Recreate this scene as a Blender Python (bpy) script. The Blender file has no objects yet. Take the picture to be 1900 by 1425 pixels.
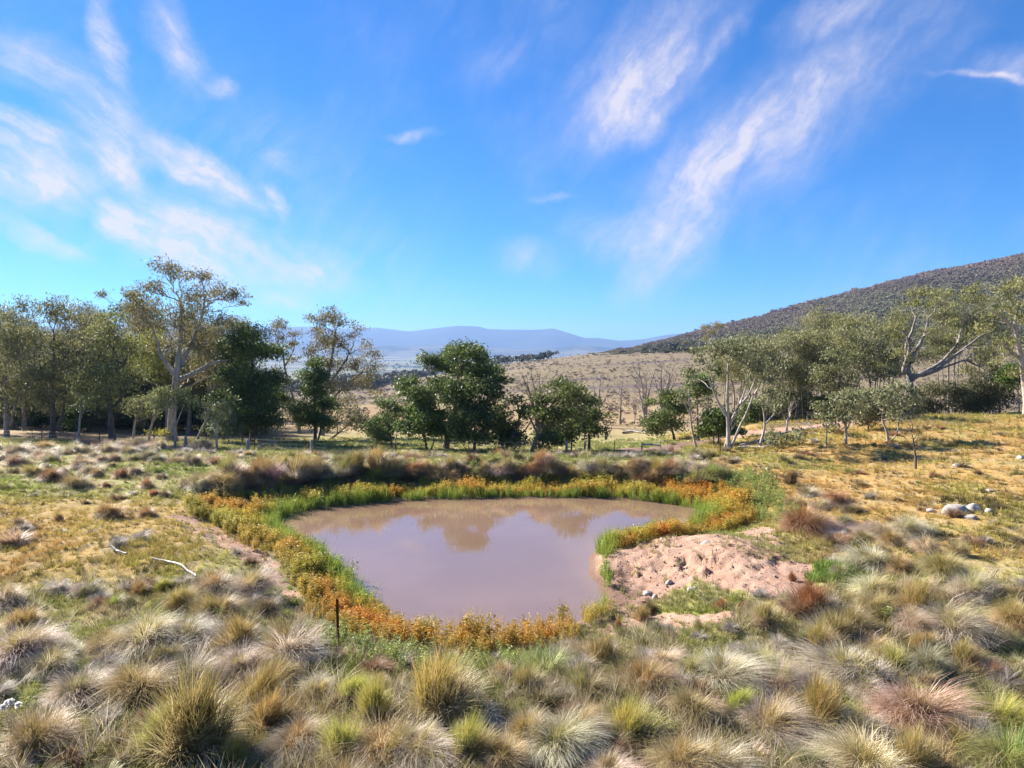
import bpy, math, random
import numpy as np
R = np.random.default_rng(7)
random.seed(7)
scn = bpy.context.scene
C = scn.collection
rad = math.radians

# ------------------------------------------------------------------ camera
F = 1317.0                      # focal length in photo pixels (1900 x 1425)
HOR = 640.0                     # row of the true horizon
CAMZ = 6.0
PITCH = math.atan((712.5 - HOR) / F)
cam = bpy.data.objects.new('camera', bpy.data.cameras.new('camera'))
C.objects.link(cam)
cam.data.sensor_width = 36.0
cam.data.lens = 36.0 * F / 1900.0
cam.location = (0, 0, CAMZ)
cam.rotation_euler = (math.pi / 2 - PITCH, 0, 0)
cam.data.clip_start = 0.1
cam.data.clip_end = 60000
scn.camera = cam

def ray(u, v):
    """World direction of a photo pixel, scaled so that its y is 1."""
    a = (np.asarray(u, float) - 950.0) / F
    b = (712.5 - np.asarray(v, float)) / F
    y = math.cos(PITCH) + b * math.sin(PITCH)
    z = b * math.cos(PITCH) - math.sin(PITCH)
    return a / y, z / y

def at(u, v, D):
    a, s = ray(u, v)
    return np.array([a * D, D, CAMZ + s * D])

# ------------------------------------------------------------------ light
SUN_AZ = 57.0      # degrees to the left of the view direction
SUN_EL = 33.0
SUN_STRENGTH = 5.0
SKY_STRENGTH = 0.070
scn.view_settings.view_transform = 'Standard'
scn.view_settings.look = 'None'
scn.view_settings.gamma = 1.0
scn.view_settings.use_curve_mapping = False
scn.view_settings.exposure = 1.55

sun = bpy.data.objects.new('sun', bpy.data.lights.new('sun', 'SUN'))
C.objects.link(sun)
sun.data.energy = SUN_STRENGTH
sun.data.angle = rad(0.53)
sun.data.color = (1.0, 0.93, 0.84)
sun.rotation_euler = (math.pi / 2 - rad(SUN_EL), 0, rad(180 - (-SUN_AZ)))

cy = scn.cycles
cy.max_bounces = 5
cy.diffuse_bounces = 2
cy.glossy_bounces = 2
cy.transmission_bounces = 3
cy.transparent_max_bounces = 4
cy.volume_bounces = 0
cy.caustics_reflective = False
cy.caustics_refractive = False
cy.sample_clamp_indirect = 4.0
cy.use_denoising = True
cy.denoiser = 'OPENIMAGEDENOISE'
cy.denoising_input_passes = 'RGB_ALBEDO_NORMAL'
cy.denoising_prefilter = 'NONE'

# ------------------------------------------------------------------ node helpers
def N(nt, typ, **kw):
    n = nt.nodes.new(typ)
    for k, v in kw.items():
        setattr(n, k, v)
    return n

def put(nt, sock, val):
    if isinstance(val, bpy.types.NodeSocket):
        nt.links.new(val, sock)
    elif val is not None:
        if hasattr(sock, 'default_value'):
            dv = sock.default_value
            if hasattr(dv, '__len__') and not isinstance(val, (int, float)) and len(dv) == 4 and len(val) == 3:
                val = (*val, 1.0)
            sock.default_value = val

def math_(nt, op, a, b=None, c=None, clamp=False):
    n = N(nt, 'ShaderNodeMath', operation=op, use_clamp=clamp)
    put(nt, n.inputs[0], a)
    if b is not None: put(nt, n.inputs[1], b)
    if c is not None: put(nt, n.inputs[2], c)
    return n.outputs[0]

def mixc(nt, fac, a, b, blend='MIX'):
    n = N(nt, 'ShaderNodeMix', data_type='RGBA', blend_type=blend)
    put(nt, n.inputs[0], fac); put(nt, n.inputs[6], a); put(nt, n.inputs[7], b)
    return n.outputs[2]

def noise(nt, vec, scale, detail=3.0, rough=0.55, dim='3D', dist=0.0):
    n = N(nt, 'ShaderNodeTexNoise', noise_dimensions=dim)
    if vec is not None: nt.links.new(vec, n.inputs['Vector'])
    n.inputs['Scale'].default_value = scale
    n.inputs['Detail'].default_value = detail
    n.inputs['Roughness'].default_value = rough
    n.inputs['Distortion'].default_value = dist
    return n.outputs['Fac']

def rng(nt, val, a, b, c=0.0, d=1.0, smooth=True):
    n = N(nt, 'ShaderNodeMapRange', interpolation_type='SMOOTHSTEP' if smooth else 'LINEAR', clamp=True)
    put(nt, n.inputs[0], val)
    for i, x in enumerate((a, b, c, d)): n.inputs[i + 1].default_value = x
    return n.outputs[0]

def new_mat(name):
    m = bpy.data.materials.new(name); m.use_nodes = True
    nt = m.node_tree; nt.nodes.clear()
    out = N(nt, 'ShaderNodeOutputMaterial')
    return m, nt, out

# ------------------------------------------------------------------ sky
w = bpy.data.worlds.new('World'); scn.world = w; w.use_nodes = True
nt = w.node_tree; nt.nodes.clear()
wout = N(nt, 'ShaderNodeOutputWorld')
bg = N(nt, 'ShaderNodeBackground'); bg.inputs['Strength'].default_value = SKY_STRENGTH
nt.links.new(bg.outputs[0], wout.inputs[0])
sky = N(nt, 'ShaderNodeTexSky', sky_type='NISHITA')
sky.sun_disc = False
sky.sun_elevation = rad(SUN_EL)
sky.sun_rotation = rad(-SUN_AZ)
sky.altitude = 900
sky.air_density = 1.0
sky.dust_density = 0.15
sky.ozone_density = 2.2
hs = N(nt, 'ShaderNodeHueSaturation')
hs.inputs['Saturation'].default_value = 1.18
hs.inputs['Value'].default_value = 1.0
nt.links.new(sky.outputs[0], hs.inputs['Color'])
tc = N(nt, 'ShaderNodeTexCoord')
sep = N(nt, 'ShaderNodeSeparateXYZ'); nt.links.new(tc.outputs['Generated'], sep.inputs[0])
az = math_(nt, 'ARCTAN2', sep.outputs[0], sep.outputs[1])
el = math_(nt, 'ARCSINE', sep.outputs[2])
comb = N(nt, 'ShaderNodeCombineXYZ'); nt.links.new(az, comb.inputs[0]); nt.links.new(el, comb.inputs[1])
P0 = comb.outputs[0]
# warp the direction a little so that streak edges are ragged
wn = N(nt, 'ShaderNodeTexNoise'); nt.links.new(P0, wn.inputs['Vector'])
wn.inputs['Scale'].default_value = 7.0; wn.inputs['Detail'].default_value = 5.0; wn.inputs['Roughness'].default_value = 0.6
wsub = N(nt, 'ShaderNodeVectorMath', operation='SUBTRACT'); nt.links.new(wn.outputs['Color'], wsub.inputs[0]); wsub.inputs[1].default_value = (.5, .5, .5)
wmad = N(nt, 'ShaderNodeVectorMath', operation='MULTIPLY_ADD')
nt.links.new(wsub.outputs[0], wmad.inputs[0]); wmad.inputs[1].default_value = (0.10, 0.07, 0); nt.links.new(P0, wmad.inputs[2])
PW = wmad.outputs[0]

def azel(u, v):
    a, s = ray(u, v)
    return math.atan2(a, 1.0), math.atan2(s, math.hypot(a, 1.0))

def streak(u0, v0, u1, v1, wpx, s):
    a0, e0 = azel(u0, v0); a1, e1 = azel(u1, v1)
    L = math.hypot(a1 - a0, e1 - e0) * 0.5 + wpx / F * 0.8
    vs = N(nt, 'ShaderNodeVectorMath', operation='SUBTRACT'); nt.links.new(PW, vs.inputs[0])
    vs.inputs[1].default_value = ((a0 + a1) / 2, (e0 + e1) / 2, 0)
    vr = N(nt, 'ShaderNodeVectorRotate', rotation_type='Z_AXIS'); nt.links.new(vs.outputs[0], vr.inputs['Vector'])
    vr.inputs['Angle'].default_value = -math.atan2(e1 - e0, a1 - a0)
    vm = N(nt, 'ShaderNodeVectorMath', operation='MULTIPLY'); nt.links.new(vr.outputs[0], vm.inputs[0])
    vm.inputs[1].default_value = (1 / L, F / wpx / 1.25, 0)
    ln = N(nt, 'ShaderNodeVectorMath', operation='LENGTH'); nt.links.new(vm.outputs[0], ln.inputs[0])
    return rng(nt, ln.outputs['Value'], 0.0, 1.25, s, 0.0)

def bank(lst):
    acc = None
    for st in lst:
        m = streak(*st)
        acc = m if acc is None else math_(nt, 'ADD', acc, m)
    return acc

left_streaks = [
    (170, 5, 215, 140, 24, .55), (290, 20, 365, 135, 30, .5), (10, 105, 135, 130, 34, .38), (140, 170, 245, 275, 48, .5),
    (-60, 225, 130, 265, 26, .62), (-60, 300, 160, 350, 42, .62), (175, 285, 268, 335, 26, .7), (285, 256, 480, 390, 27, .8),
    (190, 385, 255, 430, 24, .95), (255, 395, 445, 490, 58, .85), (-30, 385, 175, 487, 17, .5), (500, 362, 528, 405, 16, .55),
    (460, 480, 660, 515, 42, .45), (490, 548, 580, 570, 16, .45), (400, 150, 440, 160, 18, .35), (520, 290, 560, 320, 20, .25),
    (-500, 250, -300, 330, 50, .6), (-420, 90, -200, 160, 40, .45)]
right_streaks = [
    (1330, -20, 1060, 250, 78, .62), (1270, 70, 1090, 270, 36, .75), (1260, 170, 1160, 270, 24, .55), (1720, 40, 1180, 400, 82, .62),
    (1600, 120, 1200, 350, 50, .55), (1330, 300, 1220, 520, 60, .62), (1070, 440, 1290, 450, 44, .55), (1660, -30, 1440, 70, 32, .55),
    (1390, 20, 1290, 120, 15, .4), (1140, 550, 1240, 500, 34, .5), (1740, 140, 1960, 118, 6, .9), (1800, 120, 1960, 85, 24, .5),
    (925, 480, 1030, 480, 30, .5), (715, 252, 805, 247, 10, .5), (860, 160, 960, 90, 40, .22), (1000, 365, 1060, 362, 9, .35),
    (2300, 120, 2050, 260, 60, .6), (2500, 300, 2250, 380, 40, .4)]

def fibre(angle, sx, sy):
    mp = N(nt, 'ShaderNodeVectorRotate', rotation_type='Z_AXIS'); nt.links.new(PW, mp.inputs['Vector']); mp.inputs['Angle'].default_value = angle
    sc = N(nt, 'ShaderNodeVectorMath', operation='MULTIPLY'); nt.links.new(mp.outputs[0], sc.inputs[0]); sc.inputs[1].default_value = (sx, sy, 1)
    return noise(nt, sc.outputs[0], 1.0, 6.0, 0.62)

fl = rng(nt, fibre(rad(28), 9, 44), 0.26, 0.74)
fr = rng(nt, fibre(rad(-52), 10, 40), 0.16, 0.84)
puff = rng(nt, noise(nt, P0, 46.0, 5.0, 0.65), 0.25, 0.75, 0.6, 1.0)
cl = math_(nt, 'MULTIPLY', math_(nt, 'MULTIPLY', bank(left_streaks), 2.1), math_(nt, 'MULTIPLY_ADD', fl, 0.75, 0.25))
cr = math_(nt, 'MULTIPLY', math_(nt, 'MULTIPLY', bank(right_streaks), 1.2), math_(nt, 'MULTIPLY_ADD', fr, 0.75, 0.25))
veil = math_(nt, 'MULTIPLY', rng(nt, noise(nt, P0, 3.2, 5.0, 0.6), 0.40, 0.8), 0.42)
cm = math_(nt, 'ADD', math_(nt, 'MULTIPLY', math_(nt, 'ADD', cl, cr), puff), math_(nt, 'MULTIPLY', veil, fr))
cm = math_(nt, 'MULTIPLY', cm, rng(nt, el, 0.0, 0.06))
cm = math_(nt, 'MINIMUM', cm, 0.92)
clear = mixc(nt, 1.0, hs.outputs[0], (.28, .60, .93), 'MULTIPLY')
gam = N(nt, 'ShaderNodeGamma'); gam.inputs['Gamma'].default_value = .85; nt.links.new(clear, gam.inputs['Color'])
clear = mixc(nt, 1.0, gam.outputs[0], (.72, 1.02, 1.20), 'MULTIPLY')
skyc = mixc(nt, cm, clear, (4.15, 3.95, 4.45))
nt.links.new(skyc, bg.inputs['Color'])
w.cycles.sampling_method = 'MANUAL'
w.cycles.sample_map_resolution = 512

# ------------------------------------------------------------------ numpy helpers
def ss(a, b, x):
    t = np.clip((np.asarray(x, float) - a) / (b - a), 0, 1)
    return t * t * (3 - 2 * t)

def hash2(ix, iy, seed):
    h = (ix.astype(np.int64) * 374761393 + iy.astype(np.int64) * 668265263 + seed * 1442695041) & 0xFFFFFFFF
    h = ((h ^ (h >> 13)) * 1274126177) & 0xFFFFFFFF
    h = h ^ (h >> 16)
    return (h & 0xFFFFFF) / float(0xFFFFFF)

def vnoise(x, y, seed=0):
    x = np.asarray(x, float); y = np.asarray(y, float)
    xi = np.floor(x); yi = np.floor(y)
    fx = x - xi; fy = y - yi
    fx = fx * fx * (3 - 2 * fx); fy = fy * fy * (3 - 2 * fy)
    a = hash2(xi, yi, seed); b = hash2(xi + 1, yi, seed)
    c = hash2(xi, yi + 1, seed); d = hash2(xi + 1, yi + 1, seed)
    return (a * (1 - fx) + b * fx) * (1 - fy) + (c * (1 - fx) + d * fx) * fy

def fbm(x, y, octaves=3, seed=0):
    s = 0; amp = .5; tot = 0
    for i in range(octaves):
        s = s + amp * vnoise(x * 2 ** i + 17.3 * i, y * 2 ** i - 9.1 * i, seed + i); tot += amp; amp *= .5
    return s / tot

def flat_pts(lst, z):
    """Photo pixels of a level surface at height z, as ground x, y."""
    out = []
    for u, v in lst:
        a, s = ray(u, v)
        D = (z - CAMZ) / s
        out.append((a * D, D))
    return np.array(out)

def sdist(poly, x, y):
    """Signed distance to a closed polygon, negative inside."""
    x = np.asarray(x, float); y = np.asarray(y, float)
    d2 = np.full(x.shape, 1e18); inside = np.zeros(x.shape, bool)
    n = len(poly)
    for i in range(n):
        x0, y0 = poly[i]; x1, y1 = poly[(i + 1) % n]
        ex, ey = x1 - x0, y1 - y0
        t = np.clip(((x - x0) * ex + (y - y0) * ey) / (ex * ex + ey * ey + 1e-12), 0, 1)
        d2 = np.minimum(d2, (x - x0 - t * ex) ** 2 + (y - y0 - t * ey) ** 2)
        cond = (y0 > y) != (y1 > y)
        if ey != 0:
            inside ^= cond & (x < (x1 - x0) * (y - y0) / ey + x0)
    return np.where(inside, -1, 1) * np.sqrt(d2)

def smooth_poly(p, it=2):
    for _ in range(it):
        q = np.roll(p, -1, 0)
        p = np.stack([.75 * p + .25 * q, .25 * p + .75 * q], 1).reshape(-1, 2)
    return p

# ------------------------------------------------------------------ layout of the ground
WATER_Z = -0.7
POND = smooth_poly(flat_pts([(502, 967), (552, 948), (640, 936), (760, 927), (900, 923), (1050, 922), (1150, 924), (1240, 933), (1290, 946), (1308, 962),
    (1300, 976), (1270, 988), (1225, 986), (1180, 992), (1146, 1005), (1118, 1018), (1114, 1034), (1128, 1050), (1119, 1070), (1130, 1088), (1135, 1112), (1108, 1138),
    (1045, 1165), (960, 1182), (860, 1188), (792, 1180), (748, 1168), (714, 1148), (676, 1126), (660, 1102), (636, 1074), (608, 1042), (570, 1018), (520, 992)], WATER_Z), 1)
REED_OUT = smooth_poly(flat_pts([(335, 965), (420, 948), (500, 936), (640, 916), (800, 906), (1000, 901), (1200, 903), (1330, 908), (1395, 925), (1402, 960), (1372, 988),
    (1330, 996), (1290, 992), (1200, 1060), (1130, 1120), (1118, 1142), (1095, 1172), (1050, 1202), (960, 1224), (850, 1216), (760, 1218), (700, 1212), (635, 1188), (585, 1152), (556, 1095), (520, 1042), (440, 1004), (380, 980)], -0.62), 1)
def gpoly2(z, l): return smooth_poly(flat_pts(l, z), 1)
def gpoly(l, z=-0.4): return smooth_poly(flat_pts(l, z), 1)
SAND = [gpoly2(-.15, [(1113, 1024), (1150, 1004), (1200, 986), (1290, 984), (1345, 1004), (1400, 1034), (1470, 1058), (1520, 1105), (1470, 1140), (1405, 1122), (1335, 1082), (1262, 1072), (1200, 1092), (1140, 1104), (1120, 1072), (1130, 1050)]),
        gpoly2(-.1, [(1362, 985), (1400, 970), (1436, 984), (1450, 1026), (1400, 1024), (1380, 1008)]),
        gpoly2(-.25, [(1085, 1140), (1130, 1112), (1190, 1112), (1235, 1128), (1345, 1152), (1372, 1176), (1280, 1170), (1200, 1152), (1150, 1168), (1110, 1190), (1080, 1190)])]
TRACK_SOIL = gpoly([(330, 962), (420, 985), (500, 1022), (538, 1060), (566, 1108), (585, 1160), (545, 1140), (505, 1092), (470, 1052), (400, 1014), (330, 992)], -0.3)
WEED1 = gpoly([(560, 1165), (640, 1185), (760, 1210), (900, 1205), (960, 1222), (1000, 1250), (900, 1245), (800, 1262), (690, 1258), (610, 1240)], -0.2)
WEED2 = gpoly([(1345, 895), (1400, 902), (1440, 930), (1480, 985), (1490, 1010), (1440, 1000), (1400, 965), (1380, 935), (1340, 912)], -0.3)
OLDGREEN = [gpoly([(950, 1200), (1060, 1190), (1075, 1230), (1000, 1265), (930, 1250)], -.1), gpoly([(1480, 1065), (1590, 1062), (1600, 1090), (1490, 1100)], 0)]
MOUND = flat_pts([(1150, 1030), (1215, 1018), (1290, 1030), (1345, 1050)], -0.3)
ZC_U = [-900, 300, 700, 900, 1000, 1100, 1270, 1500, 1900, 2800]
ZC_Z = [-30, -28, -25, -9.5, -4.5, 0.0, 3.0, 5.0, 6.0, 8.0]

def seg_dist(P, x, y):
    d = np.full(np.shape(x), 1e9)
    for i in range(len(P) - 1):
        x0, y0 = P[i]; ex, ey = P[i + 1] - P[i]
        t = np.clip(((x - x0) * ex + (y - y0) * ey) / (ex * ex + ey * ey), 0, 1)
        d = np.minimum(d, np.hypot(x - x0 - t * ex, y - y0 - t * ey))
    return d

def masks(x, y, sdp=None):
    """Soft cover masks: sand, left track soil."""
    n = fbm(x * 1.3, y * 1.3, 3, 5) - .5
    sand = np.zeros(np.shape(x))
    for p in SAND:
        sand = np.maximum(sand, 1 - ss(-.25, .35, sdist(p, x, y) + n * 1.1))
    trk = 1 - ss(-.35, .5, sdist(TRACK_SOIL, x, y) + n * 1.5)
    return sand, trk

def ground(x, y, fine=True):
    x = np.asarray(x, float); y = np.asarray(y, float)
    r = np.hypot(x, y)
    lowl = np.interp(y, [-50, 0, 34, 37, 40, 48, 56, 64, 80, 110], [0, 0, 0, 0.0, -.28, -1.1, -1.85, -2.4, -2.9, -3.4])
    high = np.interp(y, [-50, 0, 34, 37, 40, 48, 60, 80, 110], [0, 0, 0, 0.0, -.1, -.28, -.75, -1.9, -3.4])
    kx = ss(9, 19, x - .12 * (y - 40)) * (1 - ss(50, 66, y))
    base = lowl * (1 - kx) + high * kx
    rr = np.clip(x - 7, 0, 60)
    base = base + .050 * rr * ss(8, 20, y) * (1 - ss(54, 78, y))
    base = base + .018 * np.clip(-x - 9, 0, 40) * ss(10, 20, y) * (1 - ss(60, 90, y))
    base = base + (fbm(x * .12, y * .12, 2, 3) - .5) * .5 * ss(2, 8, r) * (1 - ss(90, 110, r))
    near = r < 75
    z = base.copy()
    xn = x[near]; yn = y[near]
    if xn.size:
        d = sdist(POND, xn, yn)
        far = ss(27, 31, yn)
        a = far * 1.5; b = 4.2 + (3.0 - 4.2) * far
        bn = base[near]; crest = bn + (np.clip(bn, -.05, None) - bn) * (1 - ss(4, 7, d)) + .30 * far * (1 - ss(3.4, 6.5, d)) * (1 - ss(7, 9, xn))
        t = np.clip((d - a) / (b - a), 0, 1); t = t * t * (3 - 2 * t)
        zb = np.where(d < 0, WATER_Z - np.minimum(-d * .2, 1.1), (WATER_Z + .03) * (1 - t) + crest * t)
        zb = np.where(d >= 0, zb - .03 * np.exp(-np.clip(d, 0, None) / .15), zb)
        md = seg_dist(MOUND, xn, yn)
        zb = zb + .32 * np.exp(-(md / 1.4) ** 2) * ss(-1.3, .35, d + .25 * (fbm(xn * 2, yn * 2, 2, 9) - .5))
        if fine:
            sand, trk = masks(xn, yn)
            soil = np.maximum(sand, trk)
            dry = ss(-.1, .6, d)
            hum = (fbm(xn * 1.1, yn * 1.1, 3, 11) - .5) * .22 + (fbm(xn * 3.7, yn * 3.7, 2, 23) - .5) * .10
            zb = zb + hum * (1 - .75 * soil) * dry * (1 - ss(50, 75, r[near]))
            # hoof prints and lumps in the sand, and an eroded face
            hp = vnoise(xn * 5.6, yn * 5.6, 31)
            pit = -.075 * ss(.60, .78, hp) + .05 * (fbm(xn * 7.5, yn * 7.5, 2, 37) - .5) + .07 * (fbm(xn * 1.9, yn * 1.9, 3, 39) - .5)
            ca = fbm(xn * 1.6, yn * 1.6, 3, 41)
            cut = (-.22 * ss(.47, .53, ca) + .12 * (fbm(xn * 4.2, yn * 4.2, 3, 43) - .5)) * np.exp(-((md - .95) / .6) ** 2) * (1 - ss(5.2, 6.2, xn))
            zb = zb + (pit + cut) * soil * ss(-.1, .25, d)
        z[near] = zb
    m = r > 85
    if m.any():
        rm = r[m]; u = 950 + F * x[m] / np.maximum(y[m], rm * .12)
        zc = np.interp(u, ZC_U, ZC_Z)
        zf = np.where(rm < 500, -3.4 + (zc + 3.4) * np.clip((rm - 110) / 390, 0, 1), 0)
        tt = ss(480, 1700, rm)
        hills = -118 + 34 * fbm(x[m] / 900 + 5, y[m] / 1300, 3, 51) * ss(1500, 2600, rm) + 18 * ss(5200, 8000, rm)
        zf = np.where(rm >= 500, zc * (1 - tt) + hills * tt, zf)
        zf = zf + (fbm(x[m] * .02, y[m] * .02, 3, 61) - .5) * 3.0 * ss(110, 220, rm)
        k = ss(85, 112, rm)
        z[m] = z[m] * (1 - k) + zf * k
    return z

def ground1(x, y):
    return float(ground(np.array([x]), np.array([y]))[0])

_D = np.concatenate([np.arange(6, 60, .1), np.geomspace(60, 900, 500)])
def hit(u, v):
    """Where the ray of a photo pixel meets the ground."""
    a, s = ray(u, v)
    zz = ground(a * _D, _D, False)
    below = np.nonzero(CAMZ + s * _D <= zz)[0]
    D = _D[below[0]] if len(below) else 60.0
    return a * D, D

# ------------------------------------------------------------------ mesh helpers
def mk(name, V, quads=None, tris=None, mat=None, parent=None, attrs=None, smooth=False, link=True, uv=None):
    me = bpy.data.meshes.new(name)
    V = np.ascontiguousarray(V, np.float32).reshape(-1, 3)
    q = np.zeros((0, 4), np.int32) if quads is None else np.asarray(quads, np.int32).reshape(-1, 4)
    t = np.zeros((0, 3), np.int32) if tris is None else np.asarray(tris, np.int32).reshape(-1, 3)
    me.vertices.add(len(V)); me.vertices.foreach_set('co', V.ravel())
    nl = q.size + t.size
    if nl:
        me.loops.add(nl); me.loops.foreach_set('vertex_index', np.concatenate([q.ravel(), t.ravel()]))
        me.polygons.add(len(q) + len(t))
        st = np.concatenate([np.arange(len(q)) * 4, q.size + np.arange(len(t)) * 3]).astype(np.int32)
        me.polygons.foreach_set('loop_start', st)
        if smooth:
            me.polygons.foreach_set('use_smooth', np.ones(len(q) + len(t), bool))
    for k, (typ, arr) in (attrs or {}).items():
        at_ = me.attributes.new(k, typ, 'POINT')
        arr = np.ascontiguousarray(arr, np.int32 if typ == 'INT' else np.float32)
        at_.data.foreach_set({'FLOAT': 'value', 'INT': 'value', 'FLOAT_COLOR': 'color', 'FLOAT_VECTOR': 'vector'}[typ], arr.ravel())
    me.update()
    me.validate()
    if mat is not None: me.materials.append(mat)
    o = bpy.data.objects.new(name, me)
    if link: C.objects.link(o)
    if parent is not None: o.parent = parent
    return o

def tag(o, label=None, cat=None, group=None, kind=None):
    if label: o['label'] = label
    if cat: o['category'] = cat
    if group: o['group'] = group
    if kind: o['kind'] = kind
    return o

def empty(name, loc, rz=0.0, sc=1.0):
    o = bpy.data.objects.new(name, None); C.objects.link(o)
    o.location = [float(i) for i in loc]; o.rotation_euler = (0, 0, float(rz)); o.scale = (sc, sc, sc)
    o.empty_display_size = .2
    return o

def unit(v):
    v = np.asarray(v, float)
    return v / np.maximum(np.linalg.norm(v, axis=-1, keepdims=True), 1e-9)

def ribbons(P, W, side):
    """Blades: P (n,k,3) centre lines, W (n,k) half widths, side (n,3)."""
    n, k = P.shape[:2]
    V = np.stack([P - side[:, None] * W[..., None], P + side[:, None] * W[..., None]], 2)
    i = (np.arange(n)[:, None] * k + np.arange(k - 1)[None]) * 2
    q = np.stack([i, i + 1, i + 3, i + 2], -1).reshape(-1, 4)
    return V.reshape(-1, 3), q

def tubes(P, Rr, S=5):
    """P (n,k,3), Rr (n,k): round sticks, capped to a point by their taper."""
    n, k = P.shape[:2]
    T = np.gradient(P, axis=1); T = unit(T)
    ref = np.where(np.abs(T[..., 2:3]) > .9, np.array([1., 0, 0]), np.array([0, 0, 1.]))
    A = unit(np.cross(T, ref)); B = np.cross(T, A)
    an = np.arange(S) / S * 2 * np.pi
    V = P[:, :, None] + Rr[..., None, None] * (A[:, :, None] * np.cos(an)[:, None] + B[:, :, None] * np.sin(an)[:, None])
    i = np.arange(n)[:, None, None] * k * S + np.arange(k - 1)[None, :, None] * S
    j = np.arange(S)[None, None]; j2 = (j + 1) % S
    q = np.stack([i + j, i + j2, i + S + j2, i + S + j], -1).reshape(-1, 4)
    return V.reshape(-1, 3), q

class Acc:
    def __init__(self): self.V = []; self.Q = []; self.T = []; self.n = 0; self.a = []
    def add(self, V, Q=None, T=None, a=None):
        if Q is not None: self.Q.append(np.asarray(Q) + self.n)
        if T is not None: self.T.append(np.asarray(T) + self.n)
        self.V.append(V); self.n += len(V)
        self.a.append(np.zeros(len(V)) if a is None else np.asarray(a, float))
    def build(self, name, mat, parent=None, smooth=False, link=True, attr='tint'):
        V = np.concatenate(self.V)
        Q = np.concatenate(self.Q) if self.Q else None
        T = np.concatenate(self.T) if self.T else None
        return mk(name, V, Q, T, mat, parent, {attr: ('FLOAT', np.concatenate(self.a))}, smooth, link)

# ------------------------------------------------------------------ materials
def blade_mat(name, cols, trans=.35, rough=.5, spec=.35, use_obj=True, inst=None, tipcol=None):
    """Thin leaves: colour by the leaf's own random number, tinted per plant."""
    m, nt, out = new_mat(name)
    atr = N(nt, 'ShaderNodeAttribute', attribute_name='tint')
    rp = N(nt, 'ShaderNodeValToRGB'); nt.links.new(atr.outputs['Fac'], rp.inputs[0])
    cr_ = rp.color_ramp
    while len(cr_.elements) < len(cols): cr_.elements.new(.5)
    for i, c in enumerate(cols):
        cr_.elements[i].position = i / (len(cols) - 1); cr_.elements[i].color = (*c, 1)
    col = rp.outputs[0]
    if tipcol is not None:
        tp = N(nt, 'ShaderNodeAttribute', attribute_name='tip')
        col = mixc(nt, rng(nt, tp.outputs['Fac'], .45, 1.0, 0, .75), col, tipcol)
    if use_obj:
        oi = N(nt, 'ShaderNodeObjectInfo')
        col = mixc(nt, 1.0, col, oi.outputs['Color'], 'MULTIPLY')
    if inst:
        ia = N(nt, 'ShaderNodeAttribute', attribute_name=inst, attribute_type='INSTANCER')
        col = mixc(nt, 1.0, col, ia.outputs['Color'], 'MULTIPLY')
    b = N(nt, 'ShaderNodeBsdfPrincipled')
    nt.links.new(col, b.inputs['Base Color']); b.inputs['Roughness'].default_value = rough
    b.inputs['Specular IOR Level'].default_value = spec
    tr = N(nt, 'ShaderNodeBsdfTranslucent'); nt.links.new(col, tr.inputs[0])
    mx = N(nt, 'ShaderNodeMixShader'); mx.inputs[0].default_value = trans
    nt.links.new(b.outputs[0], mx.inputs[1]); nt.links.new(tr.outputs[0], mx.inputs[2])
    nt.links.new(mx.outputs[0], out.inputs[0])
    return m

def bark_mat(name, c1, c2, scale=9.0, rough=.85):
    m, nt, out = new_mat(name)
    tc = N(nt, 'ShaderNodeTexCoord')
    mp = N(nt, 'ShaderNodeMapping'); mp.inputs['Scale'].default_value = (1, 1, .25); nt.links.new(tc.outputs['Object'], mp.inputs[0])
    n1 = rng(nt, noise(nt, mp.outputs[0], scale, 4, .6), .35, .65)
    n2 = noise(nt, tc.outputs['Object'], 1.3, 2)
    col = mixc(nt, math_(nt, 'MULTIPLY', n1, rng(nt, n2, .3, .6)), c1, c2)
    b = N(nt, 'ShaderNodeBsdfPrincipled'); nt.links.new(col, b.inputs['Base Color']); b.inputs['Roughness'].default_value = rough
    bp = N(nt, 'ShaderNodeBump'); bp.inputs['Strength'].default_value = .6; bp.inputs['Distance'].default_value = .03
    nt.links.new(n1, bp.inputs['Height']); nt.links.new(bp.outputs[0], b.inputs['Normal'])
    nt.links.new(b.outputs[0], out.inputs[0])
    return m

def simple_mat(name, c1, c2, scale=12.0, rough=.7, metal=0.0, bump=.3):
    m, nt, out = new_mat(name)
    tc = N(nt, 'ShaderNodeTexCoord')
    n1 = noise(nt, tc.outputs['Object'], scale, 4, .65)
    col = mixc(nt, rng(nt, n1, .35, .65), c1, c2)
    b = N(nt, 'ShaderNodeBsdfPrincipled'); nt.links.new(col, b.inputs['Base Color'])
    b.inputs['Roughness'].default_value = rough; b.inputs['Metallic'].default_value = metal
    bp = N(nt, 'ShaderNodeBump'); bp.inputs['Strength'].default_value = bump; bp.inputs['Distance'].default_value = .02
    nt.links.new(n1, bp.inputs['Height']); nt.links.new(bp.outputs[0], b.inputs['Normal'])
    nt.links.new(b.outputs[0], out.inputs[0])
    return m

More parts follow.
